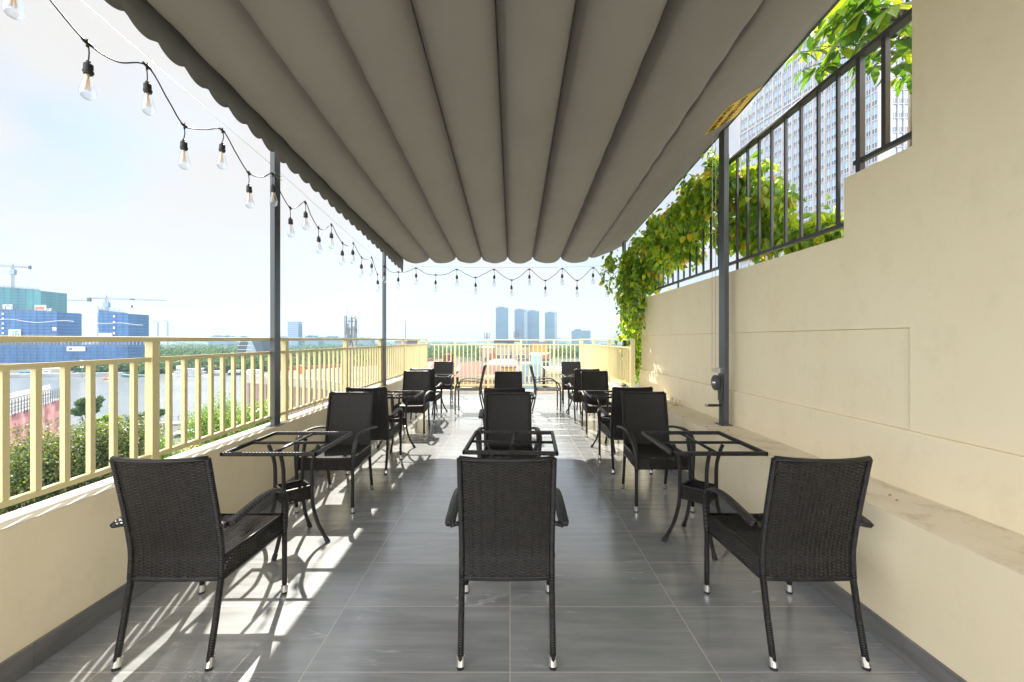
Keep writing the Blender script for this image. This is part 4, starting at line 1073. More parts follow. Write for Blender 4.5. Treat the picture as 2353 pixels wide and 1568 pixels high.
# boats
def ferry(u, v, L_px, lab, decks=2, m=M['white_paint']):
    x, y = gx(u, v); s = y/F; L_ = L_px*s; root = empty('river_boat', lab, 'boat', (x, y-2, G+.06), 0, 'boats moored on the far bank')
    h = MB(); n = 10; vs = []
    for k in range(n+1):
        t = k/n; w_ = 2.2*(1-abs(2*t-1)**3.5)+.15; sh = .9+.9*(1-t)**4
        vs += [(L_*t, -w_, sh+.3), (L_*t, -w_*.6, 0), (L_*t, w_*.6, 0), (L_*t, w_, sh+.3)]
    h.add(vs, [(k*4+j, k*4+j+1, (k+1)*4+j+1, (k+1)*4+j) for k in range(n) for j in range(3)] + [(k*4, (k+1)*4, (k+1)*4+3, k*4+3) for k in range(n)] + [(0, 3, 2, 1), (n*4, n*4+1, n*4+2, n*4+3)])
    h.build('hull', m, root)
    for d in range(decks):
        a, b = L_*(.16+.06*d), L_*(.93-.05*d); z = 1.3+d*2.1
        MB().box((a, -1.8, z+1.75), (b, 1.8, z+1.95)).build('deck_roof', M['white_paint'], root)
        MB().box((a+.6, -1.5, z), (b-.6, 1.5, z+1.75)).build('cabin', M['fartrim'], root)
        p_ = MB(); [p_.box((a+(b-a)*k/14, -1.75, z), (a+(b-a)*k/14+.15, -1.6, z+1.75)) for k in range(15)]; p_.build('pillars', M['white_paint'], root)
    if decks > 1: MB().box((L_*.2, -1, 1.3+decks*2.1), (L_*.3, 1, 3.0+decks*2.1)).build('bridge', M['white_paint'], root)
    return root
ferry(396, 864.5, 86, 'white passenger ferry with two decks moored on the far bank', 2)
ferry(285, 866, 58, 'green hulled low cargo boat moored left of the white ferry', 0, mat('green_hull', (.05, .20, .16), .6))
ferry(487, 862, 34, 'small houseboat with grey roof right of the white ferry', 1, M['concrete_w'])
ferry(528, 861, 32, 'small boat with pale cabin third right of the ferry', 1, M['slate'])
ferry(566, 860, 44, 'pale flat roofed floating house left of the grey post', 1)
x, y = gx(245, 872); by = MB().lathe([(0, 0), (1.6, .1), (2.0, .6), (.5, 1.2), (.3, 2.2), (0, 2.3)], (x, y, G+.05), 10).build('river_buoy', M['redorange']); tag(by, 'red buoy floating in the river left of the green boat', 'buoy')
bn = empty('navigation_mark', 'slim mast with two white square boards on the far river bank', 'navigation sign', (*gx(189, 868), G))
MB().tube([(0, 0, 0), (0, 0, 12)], .18, 6).build('pole', M['steel_far'], bn)
for z in (6.6, 9.4): MB().box((-1.1, -.3, z), (1.1, -.2, z+2.2)).build('board', M['white_paint'], bn); MB().box((-.6, -.33, z+.5), (.6, -.3, z+1.7)).build('board_mark', M['brick'], bn)
# vehicles on the far bank
for (u, v, m, lab) in ((46, 861, 'blue_paint', 'blue van parked leftmost on the far embankment'), (58, 861.5, 'blue_paint', 'blue van parked right of the first on the embankment'), (100, 859, 'white_paint', 'white van parked on the far embankment')):
    x, y = gx(u, v); vn = empty('parked_van', lab, 'van', (x, y, G+.06+2.4*0), 0, 'vans on the far embankment')
    b_ = MB().extrude_x([(-.9, .4), (.9, .4), (.9, 1.5), (.7, 2.2), (-.7, 2.2), (-.9, 1.5)], 0, 5.4).build('body', M[m], vn)
    MB().box((.8, -.93, 1.35), (5, -.905, 1.95)).build('windows', M['darkglass'], vn)
    for wx in (.9, 4.3): MB().lathe([(0, -.12), (.36, -.12), (.36, .12), (0, .12)], (wx, -.85, .38), 12, 'y').build('wheel', M['rubber'], vn)

# ---- near bank: trees, lamps, tents
def trunk_and_leaves(name, lab, x, y, zt, crown, m, cat='tree', group=None, nl=9000, ls=.16, blobs=26, gap=.55):
    root = empty(name, lab, cat, (x, y, G), 0, group); cx, cy, cz = crown; zc = zt-G-cz
    lv = MB(); br = MB(); lobes = []
    for k in range(blobs):
        q = rv(); q.z = q.z if q.z > -.35 else -q.z; rr_ = rnd.uniform(.45, .92)
        lobes.append((Vector((q.x*cx*rr_, q.y*cy*rr_, zc+q.z*cz*rr_)), rnd.uniform(.16, .34)*min(cx, cz)*(1.35 if nl > 6000 else 1.0)))
    base = Vector((0, 0, max(1.5, zc-cz*1.3)))
    br.tube([(0, 0, 0), (.1, .05, base.z*.5), base], [.30, .22, .16], 9)
    for c, r_ in lobes:
        mid = base.lerp(c, .5)+rv()*.3; br.tube([base, mid, c], [.13, .07, .025], 5)
    tot = sum(r_*r_ for _, r_ in lobes)
    for c, r_ in lobes:
        n = int(nl*r_*r_/tot)
        for i in range(n):
            q = rv(); rr_ = r_*(rnd.random()**.4)*(1+.35*rnd.random()*(rnd.random() < gap)); p = c+Vector((q.x, q.y, q.z*.75))*rr_
            d = (q*.6+rv()*.7+Vector((0, 0, -.25))); s = ls*rnd.uniform(.6, 1.35)
            n_ = (q+rv()*.6+Vector((0, 0, .5))).normalized(); d.normalize(); x_ = d.cross(n_)
            if x_.length < .05: continue
            x_.normalize()
            lv.add([p, p+d*s*.5+x_*s*.30, p+d*s, p+d*s*.5-x_*s*.30], [(0, 1, 2, 3)])
    lv.build('crown', m, root); br.build('trunk', M['twig'], root, smooth=True)
    return root
def tree_px(name, lab, u, vtop, y, rpx, hpx, m, **k):
    s = y/F; return trunk_and_leaves(name, lab, (u-UC)*s, y, EYE-(vtop-VC)*s, (rpx*s, rpx*s*.9, hpx*s/2), m, **k)
tree_px('street_tree', 'dense brownish green tree nearest below the left railing', 95, 990, 27, 165, 380, M['tree'], nl=52000, ls=.17, blobs=70)
tree_px('street_tree', 'dense dark green round tree right of the nearest tree below the railing', 262, 958, 29, 95, 260, M['tree'], nl=32000, ls=.16, blobs=44)
tree_px('street_tree', 'bright green small tree between the yellow bars and the parapet', 352, 985, 34, 70, 170, M['tree2'], nl=13000, ls=.15, blobs=26)
tree_px('street_tree', 'loose bright green tree left of the grey awning post', 510, 905, 40, 84, 210, M['tree2'], nl=14000, ls=.18, blobs=34, gap=.9)
tree_px('street_tree', 'green tree partly hidden behind the grey awning post', 610, 920, 38, 55, 170, M['tree2'], nl=7000, ls=.19, blobs=20, gap=.9)
tree_px('street_tree', 'green bush tree low beneath the railing right of the grey post', 705, 985, 36, 60, 90, M['tree2'], nl=5000, ls=.18, blobs=14)
tree_px('street_tree', 'dark round riverside tree standing against the river', 203, 893, 100, 30, 90, M['far_leaf'], nl=4200, ls=.5, blobs=11, gap=.95)
tree_px('street_tree', 'small dark riverside tree beside the lamp posts', 345, 934, 112, 32, 44, M['far_leaf'], nl=2800, ls=.5, blobs=9, gap=.95)
tree_px('street_tree', 'pale olive bush tree behind the dense dark tree', 240, 952, 60, 34, 50, M['tree2'], nl=4500, ls=.3, blobs=14)
tree_px('street_tree', 'olive tree rising behind the white roofed warehouse', 865, 812, 180, 60, 40, M['tree2'], nl=5000, ls=.8, blobs=18)
tree_px('street_tree', 'olive tree behind the grey building with the thin antenna', 930, 808, 140, 40, 40, M['tree2'], nl=3500, ls=.6, blobs=14)
def lamp(u, vt, vb, lab, arm=1):
    x, y = gx(u, vb); s = y/F; H = (vb-vt)*s; root = empty('street_lamp', lab, 'street lamp', (x, y, G), 0, 'riverside lamp posts')
    MB().tube([(0, 0, 0), (0, 0, H*.9)], [.14, .09], 7).build('pole', M['white_paint'], root)
    for d in ((1, -1) if arm else (1,)):
        a = MB().tube([(0, 0, H*.88), (d*.5, 0, H*.97), (d*1.4, 0, H)], .06, 5).build('arm', M['white_paint'], root)
        MB().box((d*1.4-.45, -.15, H-.05), (d*1.4+.45, .15, H+.1)).build('lamp_head', M['concrete_w'], a)
lamp(373, 917, 990, 'white lamp post with two curved arms by the river'); lamp(361, 896, 988, 'taller thin white lamp post left of the two armed one', 0)
fn = empty('promenade_fence', 'thin metal fence along the near river edge', 'fence', (0, 0, 0)); a, b = gx(250, 983), gx(560, 956)
MB().bar((*a, G+1.7), (*b, G+1.7), .08, .08).build('rail', M['steel_far'], fn)
for k in range(24):
    q = Vector((*a, 0)).lerp(Vector((*b, 0)), k/23); MB().box((q.x-.06, q.y-.06, G+.6), (q.x+.06, q.y+.06, G+1.8)).build('post', M['steel_far'], fn)
def tent(u, v, w_px, h_px, m, lab, name='canopy_tent'):
    x, y = gx(u, v); s = y/F; r_ = w_px*s/2; h = h_px*s; root = empty(name, lab, 'canopy', (x, y, G), rnd.uniform(0, .6))
    MB().add([(-r_, -r_, h*.6), (r_, -r_, h*.6), (r_, r_, h*.6), (-r_, r_, h*.6), (0, 0, h)], [(0, 1, 4), (1, 2, 4), (2, 3, 4), (3, 0, 4)]).build('canopy', m, root)
    for sx in (-1, 1):
        for sy in (-1, 1): MB().tube([(sx*r_*.95, sy*r_*.95, 0), (sx*r_*.95, sy*r_*.95, h*.6)], .05, 5).build('leg', M['steel_far'], root)
tent(300, 990, 14, 9, M['orange'], 'small orange canopy by the riverside fence'); tent(430, 1000, 44, 14, mat('aqua_canvas', (.35, .6, .62), .7), 'pale aqua canopy seen through the trees')
tent(470, 1035, 70, 14, M['orangewall'], 'ochre canopy beneath the loose bright tree'); tent(312, 992, 8, 7, M['mustard'], 'tiny yellow stall beside the orange canopy', 'stall')
rlf = empty('red_barrier', 'low red and white railing across the riverside road', 'barrier', (*gx(285, 1012), G)); s = gx(285, 1012)[1]/F
MB().box((0, 0, 1.2), (60*s, .1, 1.5)).build('rail', M['brick'], rlf)
for k in range(8): MB().box((k*8*s, 0, 0), (k*8*s+.15, .12, 1.25)).build('post', M['pinknet'], rlf)
fg = empty('flag_pole', 'white pole with small blue flag between tree and fence', 'flag', (*gx(198, 965), G)); s = gx(198, 965)[1]/F
MB().tube([(0, 0, 0), (0, 0, 26*s)], .12, 6).build('pole', M['white_paint'], fg); MB().box((-9*s, -.05, 15*s), (-.1, .05, 22*s)).build('flag', M['blue_paint'], fg)
for (u, v, m, lab) in ((271, 992, 'slate', 'dark scooter rider parked by the riverside fence'), (283, 990, 'brick', 'reddish scooter parked right of the dark one')):
    x, y = gx(u, v); r0 = empty('scooter', lab, 'scooter', (x, y, G+.05))
    MB().extrude_x([(-.2, .3), (.2, .3), (.15, .8), (-.15, .8)], -.7, .6).build('body', M[m], r0)
    for wx in (-.65, .65): MB().lathe([(0, -.06), (.28, -.06), (.28, .06), (0, .06)], (wx, 0, .28), 10, 'y').build('wheel', M['rubber'], r0)
    MB().tube([(.6, 0, .6), (.45, 0, 1.1), (.45, .3, 1.12)], .03, 5).build('handlebar', M['steel_far'], r0)

# pink netted building, bottom left
root = empty('pink_netted_building', 'building wrapped in pink netting with white hoarding and roof at the lower left', 'construction site', (0, 0, 0))
def pz(u, v, y): return P(u, v, y)
A_ = Vector(((-60-UC)*50/F, 50, 0)); B_ = Vector(((159-UC)*76/F, 76, 0)); dr_ = (B_-A_).normalized(); L_ = (B_-A_).length; nrm = Vector((-dr_.y, dr_.x, 0))
m_ = MB(); n = 60; nz_ = 16; vs = []
for j in range(nz_+1):
    for i in range(n+1):
        p = A_.lerp(B_, i/n); w_ = .18*mnoise.noise(Vector((i*.35, j*.6, 0)))+.08*math.sin(i*.9); vs.append((p.x+dr_.y*(.0+w_), p.y-dr_.x*w_, G+(15.0)*j/nz_))
m_.add(vs, [(j*(n+1)+i, j*(n+1)+i+1, (j+1)*(n+1)+i+1, (j+1)*(n+1)+i) for j in range(nz_) for i in range(n)]).build('pink_netting', M['pinknet'], root)
sc_ = MB()
for i in range(34):
    p = A_.lerp(B_, i/33); sc_.box((p.x-.04, p.y-.04, G+14.6), (p.x+.04, p.y+.04, G+17.0))
for z in (15.6, 16.4): sc_.bar((A_.x, A_.y, G+z), (B_.x, B_.y, G+z), .06, .06)
sc_.build('scaffold_poles', M['steel_far'], root)
A2 = A_+nrm*1.6; B2 = B_+nrm*1.6-dr_*3
hd = MB(); 
for i in range(14):
    p = A2.lerp(B2, i/14); q = A2.lerp(B2, (i+.985)/14); hd.bar((p.x, p.y, G+16.2), (q.x, q.y, G+16.2), .15, 2.6)
for z in (15.6, 16.2, 16.9): hd.bar((A2.x-nrm.x*.1, A2.y-nrm.y*.1, G+z), (B2.x-nrm.x*.1, B2.y-nrm.y*.1, G+z), .06, .08)
hd.build('white_hoarding', M['white_paint'], root)
C2 = B2+nrm*10; D2 = A2+nrm*14
MB().add([(A2.x, A2.y, G+16), (B2.x, B2.y, G+16), (C2.x, C2.y, G+16), (D2.x, D2.y, G+16)], [(0, 1, 2, 3)]).build('roof_deck', M['whiteroof'], root)
m_ = MB()
for k in range(7): p = A2.lerp(C2, .15+.1*k)+rv()*1.0; m_.box((p.x-1, p.y-.5, G+16.02), (p.x+rnd.uniform(.5, 2.5), p.y+.5, G+16+rnd.uniform(.4, 1.4)))
m_.build('roof_clutter', M['concrete_w'], root)
MB().prism([(A_.x+nrm.x*.3, A_.y+nrm.y*.3), (B_.x+nrm.x*.3, B_.y+nrm.y*.3), (B_.x+nrm.x*8, B_.y+nrm.y*8), (A_.x+nrm.x*8, A_.y+nrm.y*8)], G, G+14.8).build('wall', M['rawconcrete'], root)
kt = empty('round_kiosk', 'small round white roofed kiosk at the street below', 'kiosk', (*gx(32, 1180, -12)[:2], -12.0)); s = gx(32, 1180, -12)[1]/F
MB().lathe([(17*s, 8*s), (15*s, 11*s), (6*s, 13*s), (0, 13.5*s)], (0, 0, 0), 24).build('roof', M['white_paint'], kt); MB().lathe([(0, 0), (14*s, 0), (14*s, 8*s), (0, 8*s)], (0, 0, 0), 20).build('wall', M['pinkwall'], kt)
MB().lathe([(0, 0), (.4, 0), (.4, 12), (0, 12)], (0, 0, -12.0), 10).build('support_column', M['concrete_w'], kt)

# ---- warehouse with white roof behind the left railing
root = empty('riverside_warehouse', 'long concrete warehouse with white roof and pinkish window panels behind the left railing', 'building', (0, 0, 0))
ZR = -8.0
A_ = P(568, 862.6, 110); B_ = P(760, 876, 94.4); C_ = P(1005, 912, 68.5); A_.z = B_.z = C_.z = 0
D_ = Vector(((1003-UC)*175/F, 175, 0)); E_ = Vector(((862-UC)*144/F, 144, 0)); F_ = Vector(((640-UC)*118/F, 118, 0))
MB().prism([(p.x, p.y) for p in (A_, B_, C_, D_, E_, F_)], G, ZR-.4).build('wall', M['creamwall'], root)
MB().add([(p.x, p.y, ZR-.39) for p in (A_, B_, C_)]+[(p.x, p.y, ZR+.5) for p in (D_, E_, F_)], [(0, 1, 2, 3, 4, 5)]).build('roof', M['whiteroof'], root)
rd = MB(); rd.bar((D_.x, D_.y, ZR+.9), (E_.x, E_.y, ZR+.9), .6, .9); rd.bar((E_.x, E_.y, ZR+.9), (F_.x, F_.y, ZR+.9), .6, .9); rd.build('red_ridge', M['brick'], root)
for (p, q, hh, m) in ((A_, B_, 2.2, 'concrete_w'), (B_, C_, 2.0, 'concrete_w')):
    MB().bar((p.x, p.y, ZR-.9), (q.x, q.y, ZR-.9), .8, hh).build('parapet_band', M[m], root)
dd = (B_-A_); Lf = dd.length; dd.normalize(); nn = Vector((dd.y, -dd.x, 0)); nf = 13
for k in range(nf):
    p = A_+dd*(Lf*(k+.04)/nf)+nn*.12; q = A_+dd*(Lf*(k+.96)/nf)+nn*.12
    for z0, z1 in ((ZR-6.0, ZR-2.3), (ZR-10.2, ZR-6.3)):
        w_ = MB().bar((p.x, p.y, (z0+z1)/2), (q.x, q.y, (z0+z1)/2), .1, z1-z0).build('window_panel', M['pinkpanel'], root)
        r2 = p.lerp(q, .5)+nn*.08; MB().box((r2.x-.05, r2.y-.05, z0), (r2.x+.05, r2.y+.05, z1)).build('mullion', M['slate'], w_)
dd = (C_-B_); Lf = dd.length; dd.normalize(); nn = Vector((dd.y, -dd.x, 0)); nf = 12
for k in range(nf):
    p = B_+dd*(Lf*(k+.12)/nf)+nn*.12; q = B_+dd*(Lf*(k+.88)/nf)+nn*.12; z0, z1 = ZR-6, ZR-2.3
    m = 'greyglass' if k < 4 else 'darkglass'
    w_ = MB().bar((p.x, p.y, (z0+z1)/2), (q.x, q.y, (z0+z1)/2), .1, z1-z0).build('window', M[m], root)
    r2 = p.lerp(q, .5)+nn*.08; MB().box((r2.x-.05, r2.y-.05, z0), (r2.x+.05, r2.y+.05, z1)).build('mullion', M['slate'], w_)
rb_ = MB()
for t in (.2, .4, .6, .8):
    a = A_.lerp(C_, t); b = F_.lerp(D_, t); rb_.bar((a.x, a.y, ZR-.33), (b.x, b.y, ZR+.55), .15, .12)
rb_.build('roof_seams', M['concrete_w'], root)
MB().box((P(672, 0, 110).x, 112, ZR-.3), (P(684, 0, 110).x, 114, ZR+2.4)).build('red_roof_hut', M['redorange'], root)

# ---- phone mast
def mast(lab, u, vt, vb, y, panels, seed, name='phone_mast'):
    s = y/F; x = (u-UC)*s; zt = EYE-(vt-VC)*s; zb = EYE-(vb-VC)*s; H = zt-zb; r_ = random.Random(seed)
    root = empty(name, lab, 'antenna mast', (x, y, zb)); MB().tube([(0, 0, 0), (0, 0, H)], [.28, .16] if panels > 5 else [.12, .06], 9).build('pole', M['steel_far'], root)
    for k in range(panels):
        a = 2*math.pi*k/panels; rr_ = r_.uniform(.7, 1.15) if panels > 5 else .5; z = H-r_.uniform(1.6, 5.0)*(1 if panels > 5 else .35); l = r_.uniform(1.8, 3.4)*(1 if panels > 5 else .5)
        p_ = MB().box((-.12, -.07, 0), (.12, .07, l)).build('antenna_panel', M['rawconcrete'] if k % 3 else M['steel_far'], root); p_.location = (math.cos(a)*rr_, math.sin(a)*rr_, z-l/2); p_.rotation_euler = (r_.uniform(-.06, .06), r_.uniform(-.1, .1), a)
    m_ = MB()
    for z in (H-1.2, H-2.6, H-4.2, H-5.6)[:4 if panels > 5 else 1]:
        for k in range(6): a = k*math.pi/3; m_.bar((0, 0, z), (math.cos(a)*1.05, math.sin(a)*1.05, z), .06, .06)
        m_.tube([(math.cos(k*math.pi/4)*.95, math.sin(k*math.pi/4)*.95, z) for k in range(9)], .04, 4)
    m_.build('bracket_frame', M['steel_far'], root)
    if panels > 5:
        MB().lathe([(0, -.25), (.35, -.22), (.5, 0), (0, 0)], (.55, -.6, H-.3), 16, 'y').build('dish', M['concrete_w'], root)
        m_ = MB()
        for k in range(7): a = r_.uniform(0, 6.28); m_.tube([(math.cos(a)*1.1, math.sin(a)*1.1, H-r_.uniform(3, 5)), (math.cos(a)*1.15, math.sin(a)*1.1, H+r_.uniform(-.5, .9))], .035, 4)
        m_.build('whip_antennas', M['steel_far'], root)
        for k in range(6):
            a = r_.uniform(0, 6.28); MB().box((math.cos(a)*.6-.18, math.sin(a)*.6-.14, H-6.2+k*.25), (math.cos(a)*.6+.18, math.sin(a)*.6+.14, H-5.4+k*.25)).build('radio_unit', M['concrete_w'], root)
    return root
mast('tall grey phone mast crowded with antenna panels behind the left railing', 808, 722, 1130, 70, 12, 4)
def small_antenna(lab, u, vt, vb, y, n=3):
    s = y/F; root = empty('roof_antenna', lab, 'antenna', ((u-UC)*s, y, EYE-(vb-VC)*s)); H = (vb-vt)*s
    MB().tube([(0, 0, 0), (0, 0, H)], [.07, .04], 6).build('pole', M['steel_far'], root)
    if n: 
        m_ = MB(); m_.box((-.5, -.03, H*.68), (.5, .03, H*.72)); [m_.box((-.5+k/(n-1)-.07, -.1, H*.6), (-.5+k/(n-1)+.07, .02, H)) for k in range(n)]; m_.build('panels', M['steel_far'], root)
    return root
def grey_house():
    root, W_, H = bld('antenna_building', 'grey rooftop block carrying a thin antenna, seen over the left corner railing', 'building', 908, 961, 784, 62, 8, M['rawconcrete'], roof=(.2, M['concrete_w']))
    windows(root, W_, H, 4, 6, .5, .8, .2, 4, H-2.2); MB().box((.2, -.5, H-1.9), (W_-.2, -.01, H-1.7)).build('canopy', M['concrete_w'], root)
grey_house()
small_antenna('thin tall grey antenna on the grey rooftop block', 931.5, 735, 784, 62.5, 0)
MB_b = None
# ---- central cluster
def anchors(root, xs, z, s):
    for x in xs:
        m_ = MB(); m_.tube([(x, -.1, z), (x, -.1, z+1.5*s)], .07*s, 5); m_.tube([(x-.35*s, -.1, z+1.2*s), (x+.35*s, -.1, z+1.2*s)], .06*s, 5)
        m_.tube([(x+.55*s*math.cos(t), -.1, z+.5*s+.55*s*math.sin(t)) for t in [math.pi+k*math.pi/8 for k in range(9)]], .07*s, 5)
        m_.tube([(x+.14*s*math.cos(t), -.1, z+1.62*s+.14*s*math.sin(t)) for t in [k*math.pi/4 for k in range(9)]], .05*s, 4); m_.build('anchor_emblem', M['slate'], root)
root, W_, H = bld('orange_facade_building', 'orange plastered building with anchor emblems and arched openings beyond the far railing', 'building', 1058, 1150, 868, 58, 8, M['orangewall'])
MB().box((-.2, -.25, H-.3), (W_+.2, .1, H+.1)).build('cornice', M['creamwall'], root)
MB().add([(-.3, -.3, H+.1), (W_*.45, -.3, H+.1), (W_*.45, 5, H+1.9), (-.3, 5, H+1.9)], [(0, 1, 2, 3)]).build('roof', M['pinkroof'], root)
anchors(root, (W_*.42, W_*.66, W_*.88), H-1.9, .8)
windows(root, W_, H, 4, 2, .8, 1.3, .3, H-5.2, H-2.3)
root = empty('red_roof_hall', 'hall with long corrugated dusty red hipped roof beyond the far railing', 'building', (0, 0, 0))
a, b, c, d = P(1043, 840, 66), P(1145, 840, 66), P(1170, 868, 60), P(1075, 868, 60)
n = 40; vs = []; 
for k in range(n+1):
    t = k/n; lo = d.lerp(c, t); hi = P(1085+100*t, 841-1*t, 74); vs += [lo+Vector((0, 0, .05*(k % 2))), hi+Vector((0, 0, .05*(k % 2)))]
MB().add(vs, [(2*k, 2*k+2, 2*k+3, 2*k+1) for k in range(n)]).build('roof', M['redroof'], root)
e0 = P(1042, 848, 74); MB().add([d, P(1085, 841, 74), P(1018, 866, 66)], [(0, 1, 2)]).build('roof_hip', M['pinkroof'], root)
MB().prism([(d.x, d.y+.5), (c.x, c.y+.5), (c.x+1, 73.5), (P(1030, 0, 73).x, 73.5)], G, d.z-.1).build('wall', M['orangewall'], root)
root, W_, H = bld('pink_terrace_house', 'pink roofed low house left of the red roofed hall', 'building', 984, 1052, 862, 64, 9, M['pinkwall'])
MB().add([(-.4, -.4, H), (W_+.4, -.4, H), (W_+.4, 9, H+2.0), (-.4, 9, H+2.0)], [(0, 1, 2, 3)]).build('roof', M['pinkroof'], root); MB().box((W_*.5, 3, H), (W_*.85, 7, H+3)).build('stair_hut', M['redroof'], root)
windows(root, W_, H, 3, 3, .9, 1.2, .3, H-8, H-1)
root, W_, H = bld('small_orange_hut', 'small orange cube rooftop hut in front of the lavender roof', 'building', 1154, 1184, 846, 57, 4, M['orangewall']); MB().box((-.15, -.15, H), (W_+.15, 4.15, H+.18)).build('roof', M['pinkroof'], root)
root, W_, H = bld('lavender_roof_building', 'building with wide pale lavender gable roof in the middle distance', 'building', 1095, 1200, 862, 72, 14, M['pinkwall'])
MB().add([(-1, -.5, H+.02), (W_+.6, -.5, H+.02), (W_*.86, 9, H+2.4), (W_*.30, 9, H+2.4), (-1, 15, H+.02), (W_+.6, 15, H+.02)], [(0, 1, 2, 3), (0, 3, 4), (1, 5, 2), (4, 3, 2, 5)]).build('roof', M['lavender'], root)
windows(root, W_, H, 6, 2, .9, 1.3, .4, H-6, H-1)
root, W_, H = bld('blue_building', 'pale blue building with stepped side beyond the middle chairs', 'building', 1197, 1246, 843, 60, 10, M['bluewall'])
MB().box((-.1, -.1, H), (W_+.1, .2, H+.5)).build('parapet', M['bluewall'], root); MB().box((W_*.55, 2, H), (W_*.98, 8, H+1.6)).build('roof_house', M['bluewall'], root)
windows(root, W_, H, 4, 6, .45, .9, .2, H-13, H-.8)
root, W_, H = bld('pink_side_block', 'pinkish rooftop block left of the cream tower with the billboard', 'building', 1107, 1136, 801, 88, 8, M['pinkwall'], roof=(.3, M['concrete_w'])); windows(root, W_, H, 2, 5, .6, .9, .3, H-14, H-1)
MB().box((W_*.78, -1.2, H-4.5), (W_*1.3, -.05, H-1.0)).build('brick_shaft', M['brick'], root)
small_antenna('small rooftop antenna with four panels on the pinkish block', 1119, 765, 801, 88.5, 4)
root, W_, H = bld('cream_tower_block', 'cream stained tower block carrying rooftop antennas and a billboard', 'building', 1134, 1245, 799, 90, 12, M['creamwall'])
windows(root, W_, H, 7, 8, .8, 1.1, .5, H-16, H-1.2)
for (a_, b_, h0, h1, m) in ((.02, .26, 0, .9, 'pinkwall'), (.30, .55, 0, 1.0, 'creamwall'), (.58, .8, 0, .6, 'whiteroof')): MB().box((W_*a_, 1, H+h0+.002), (W_*b_, 9, H+h1)).build('roof_house', M[m], root)
m_ = MB(); [m_.box((W_*k/18, -.5, H-4.3), (W_*k/18+.12, -.4, H-3.2)) for k in range(18)]; m_.box((0, -.6, H-4.5), (W_, -.05, H-4.2)); m_.box((0, -.5, H-3.2), (W_, -.42, H-3.1)); m_.build('balcony', M['white_paint'], root)
m_ = MB(); m_.bar((W_*.36, -.4, H-1), (W_*.47, -.4, H-5), .15, .15); m_.bar((W_*.47, -.4, H-5), (W_*.42, -.4, H-9), .15, .15); [m_.bar((W_*(.36+.011*k), -.4, H-1-.4*k), (W_*(.36+.011*k), -.4, H-.2-.4*k), .06, .06) for k in range(10)]; m_.build('fire_stair', M['steel_far'], root)
MB().box((W_*.01, -.3, H+.95), (W_*.43, .3, H+1.6)).build('dark_roof_sign', M['slate'], root)
for (u, vt, lab, nn) in ((1186, 762, 'short dark antenna with panels on the cream tower block', 4), (1192, 757, 'middle roof antenna beside the tallest on the cream tower', 3), (1201, 742, 'tallest thin lattice antenna on the cream tower', 0)): small_antenna(lab, u, vt, 799, 92, nn)
# billboard
bb = empty('roof_billboard', 'red and mustard billboard with a white phone number on the cream tower', 'billboard', ((1221-UC)*88/F, 88, EYE-(826-VC)*88/F)); s = 88/F
MB().box((0, 0, 0), (38*s, .25, 30*s)).build('mustard_panel', M['mustard'], bb); MB().box((.0, -.03, 30.02*s), (38*s, .25, 37*s)).build('red_panel', M['redorange'], bb)
MB().box((0, -.035, 0), (38*s, .0, 9*s)).build('red_panel', M['redorange'], bb)
txt(bb, '0977 84 55 88', 7.4*s, M['white_paint'], (19*s, -.05, 10.5*s), 'phone_number', .03)
txt(bb, 'KHANG AN HY', 4.6*s, M['white_paint'], (21*s, -.05, 31.8*s), 'lettering', .01)
MB().add([(2.5*s, -.05, 33.5*s), (5*s, -.05, 31*s), (7.5*s, -.05, 33.5*s), (5*s, -.05, 36*s)], [(0, 1, 2, 3)]).build('emblem', M['white_paint'], bb)
m_ = MB(); [m_.bar((k*9.5*s, .3, -8*s), (k*9.5*s, .3, 37*s), .12, .12) for k in range(5)]; [m_.bar((k*2.4*s, -.1, 38*s), (k*2.4*s+.7, -1.0, 39*s), .05, .05) for k in range(16)]; m_.build('frame', M['steel_far'], bb)
bw, W_, H = bld('white_low_block', 'white lower block with dark shop window below the billboard', 'building', 1190, 1262, 829, 84, 5, M['concrete_w'], roof=(.3, M['slate'])); windows(bw, W_, H, 5, 6, .7, 1.0, .3, H-12, H-1)
MB().box((W_*.70, -.12, H-3.4), (W_*.98, -.01, H-.4)).build('shop_glass', M['darkglass'], bw)
root, W_, H = bld('classical_building', 'cream classical building with tall arched windows at the right of the far railing', 'building', 1246, 1345, 856, 56, 12, M['creamwall'])
MB().box((-.3, -.35, H-.2), (W_+.3, .1, H+.25)).build('cornice', M['creamwall'], root); MB().box((-.15, -.2, H-1.4), (W_+.15, .05, H-1.2)).build('string_course', M['creamwall'], root)
proto = None
for k in range(6):
    x = .35+k*.92; m_ = MB(); r0 = .22; zb_, zt_ = H-5.2, H-2.2
    m_.add([(x-r0, -.04, zb_), (x+r0, -.04, zb_)]+[(x+r0*math.cos(t), -.04, zt_+r0*math.sin(t)) for t in [i*math.pi/8 for i in range(9)]], [tuple(range(11))])
    o = m_.build('arched_window', M['darkglass'], root); m2 = MB(); m2.tube([(x-r0, -.06, zb_)]+[(x-r0*math.cos(t), -.06, zt_+r0*math.sin(t)) for t in [i*math.pi/8 for i in range(9)]]+[(x+r0, -.06, zb_)], .05, 4); m2.build('surround', M['white_paint'], o)
txt(root, 'ANNAM', .45, M['slate'], (W_*.18, -.38, H+.3), 'lettering')
tree_px('rooftop_plant', 'green roof shrub in front of the white block below the billboard', 1232, 838, 62, 12, 14, M['tree2'], cat='shrub', nl=900, ls=.2, blobs=6)
for (u, vt, y, r_, lab) in ((1335, 873, 40, 34, 'green street tree below the far right railing corner'), (1435, 885, 60, 30, 'street tree glimpsed between the right railing and the wall end')):
    tree_px('street_tree', lab, u, vt, y, r_, 60, M['tree2'], nl=2500, ls=.2, blobs=10)

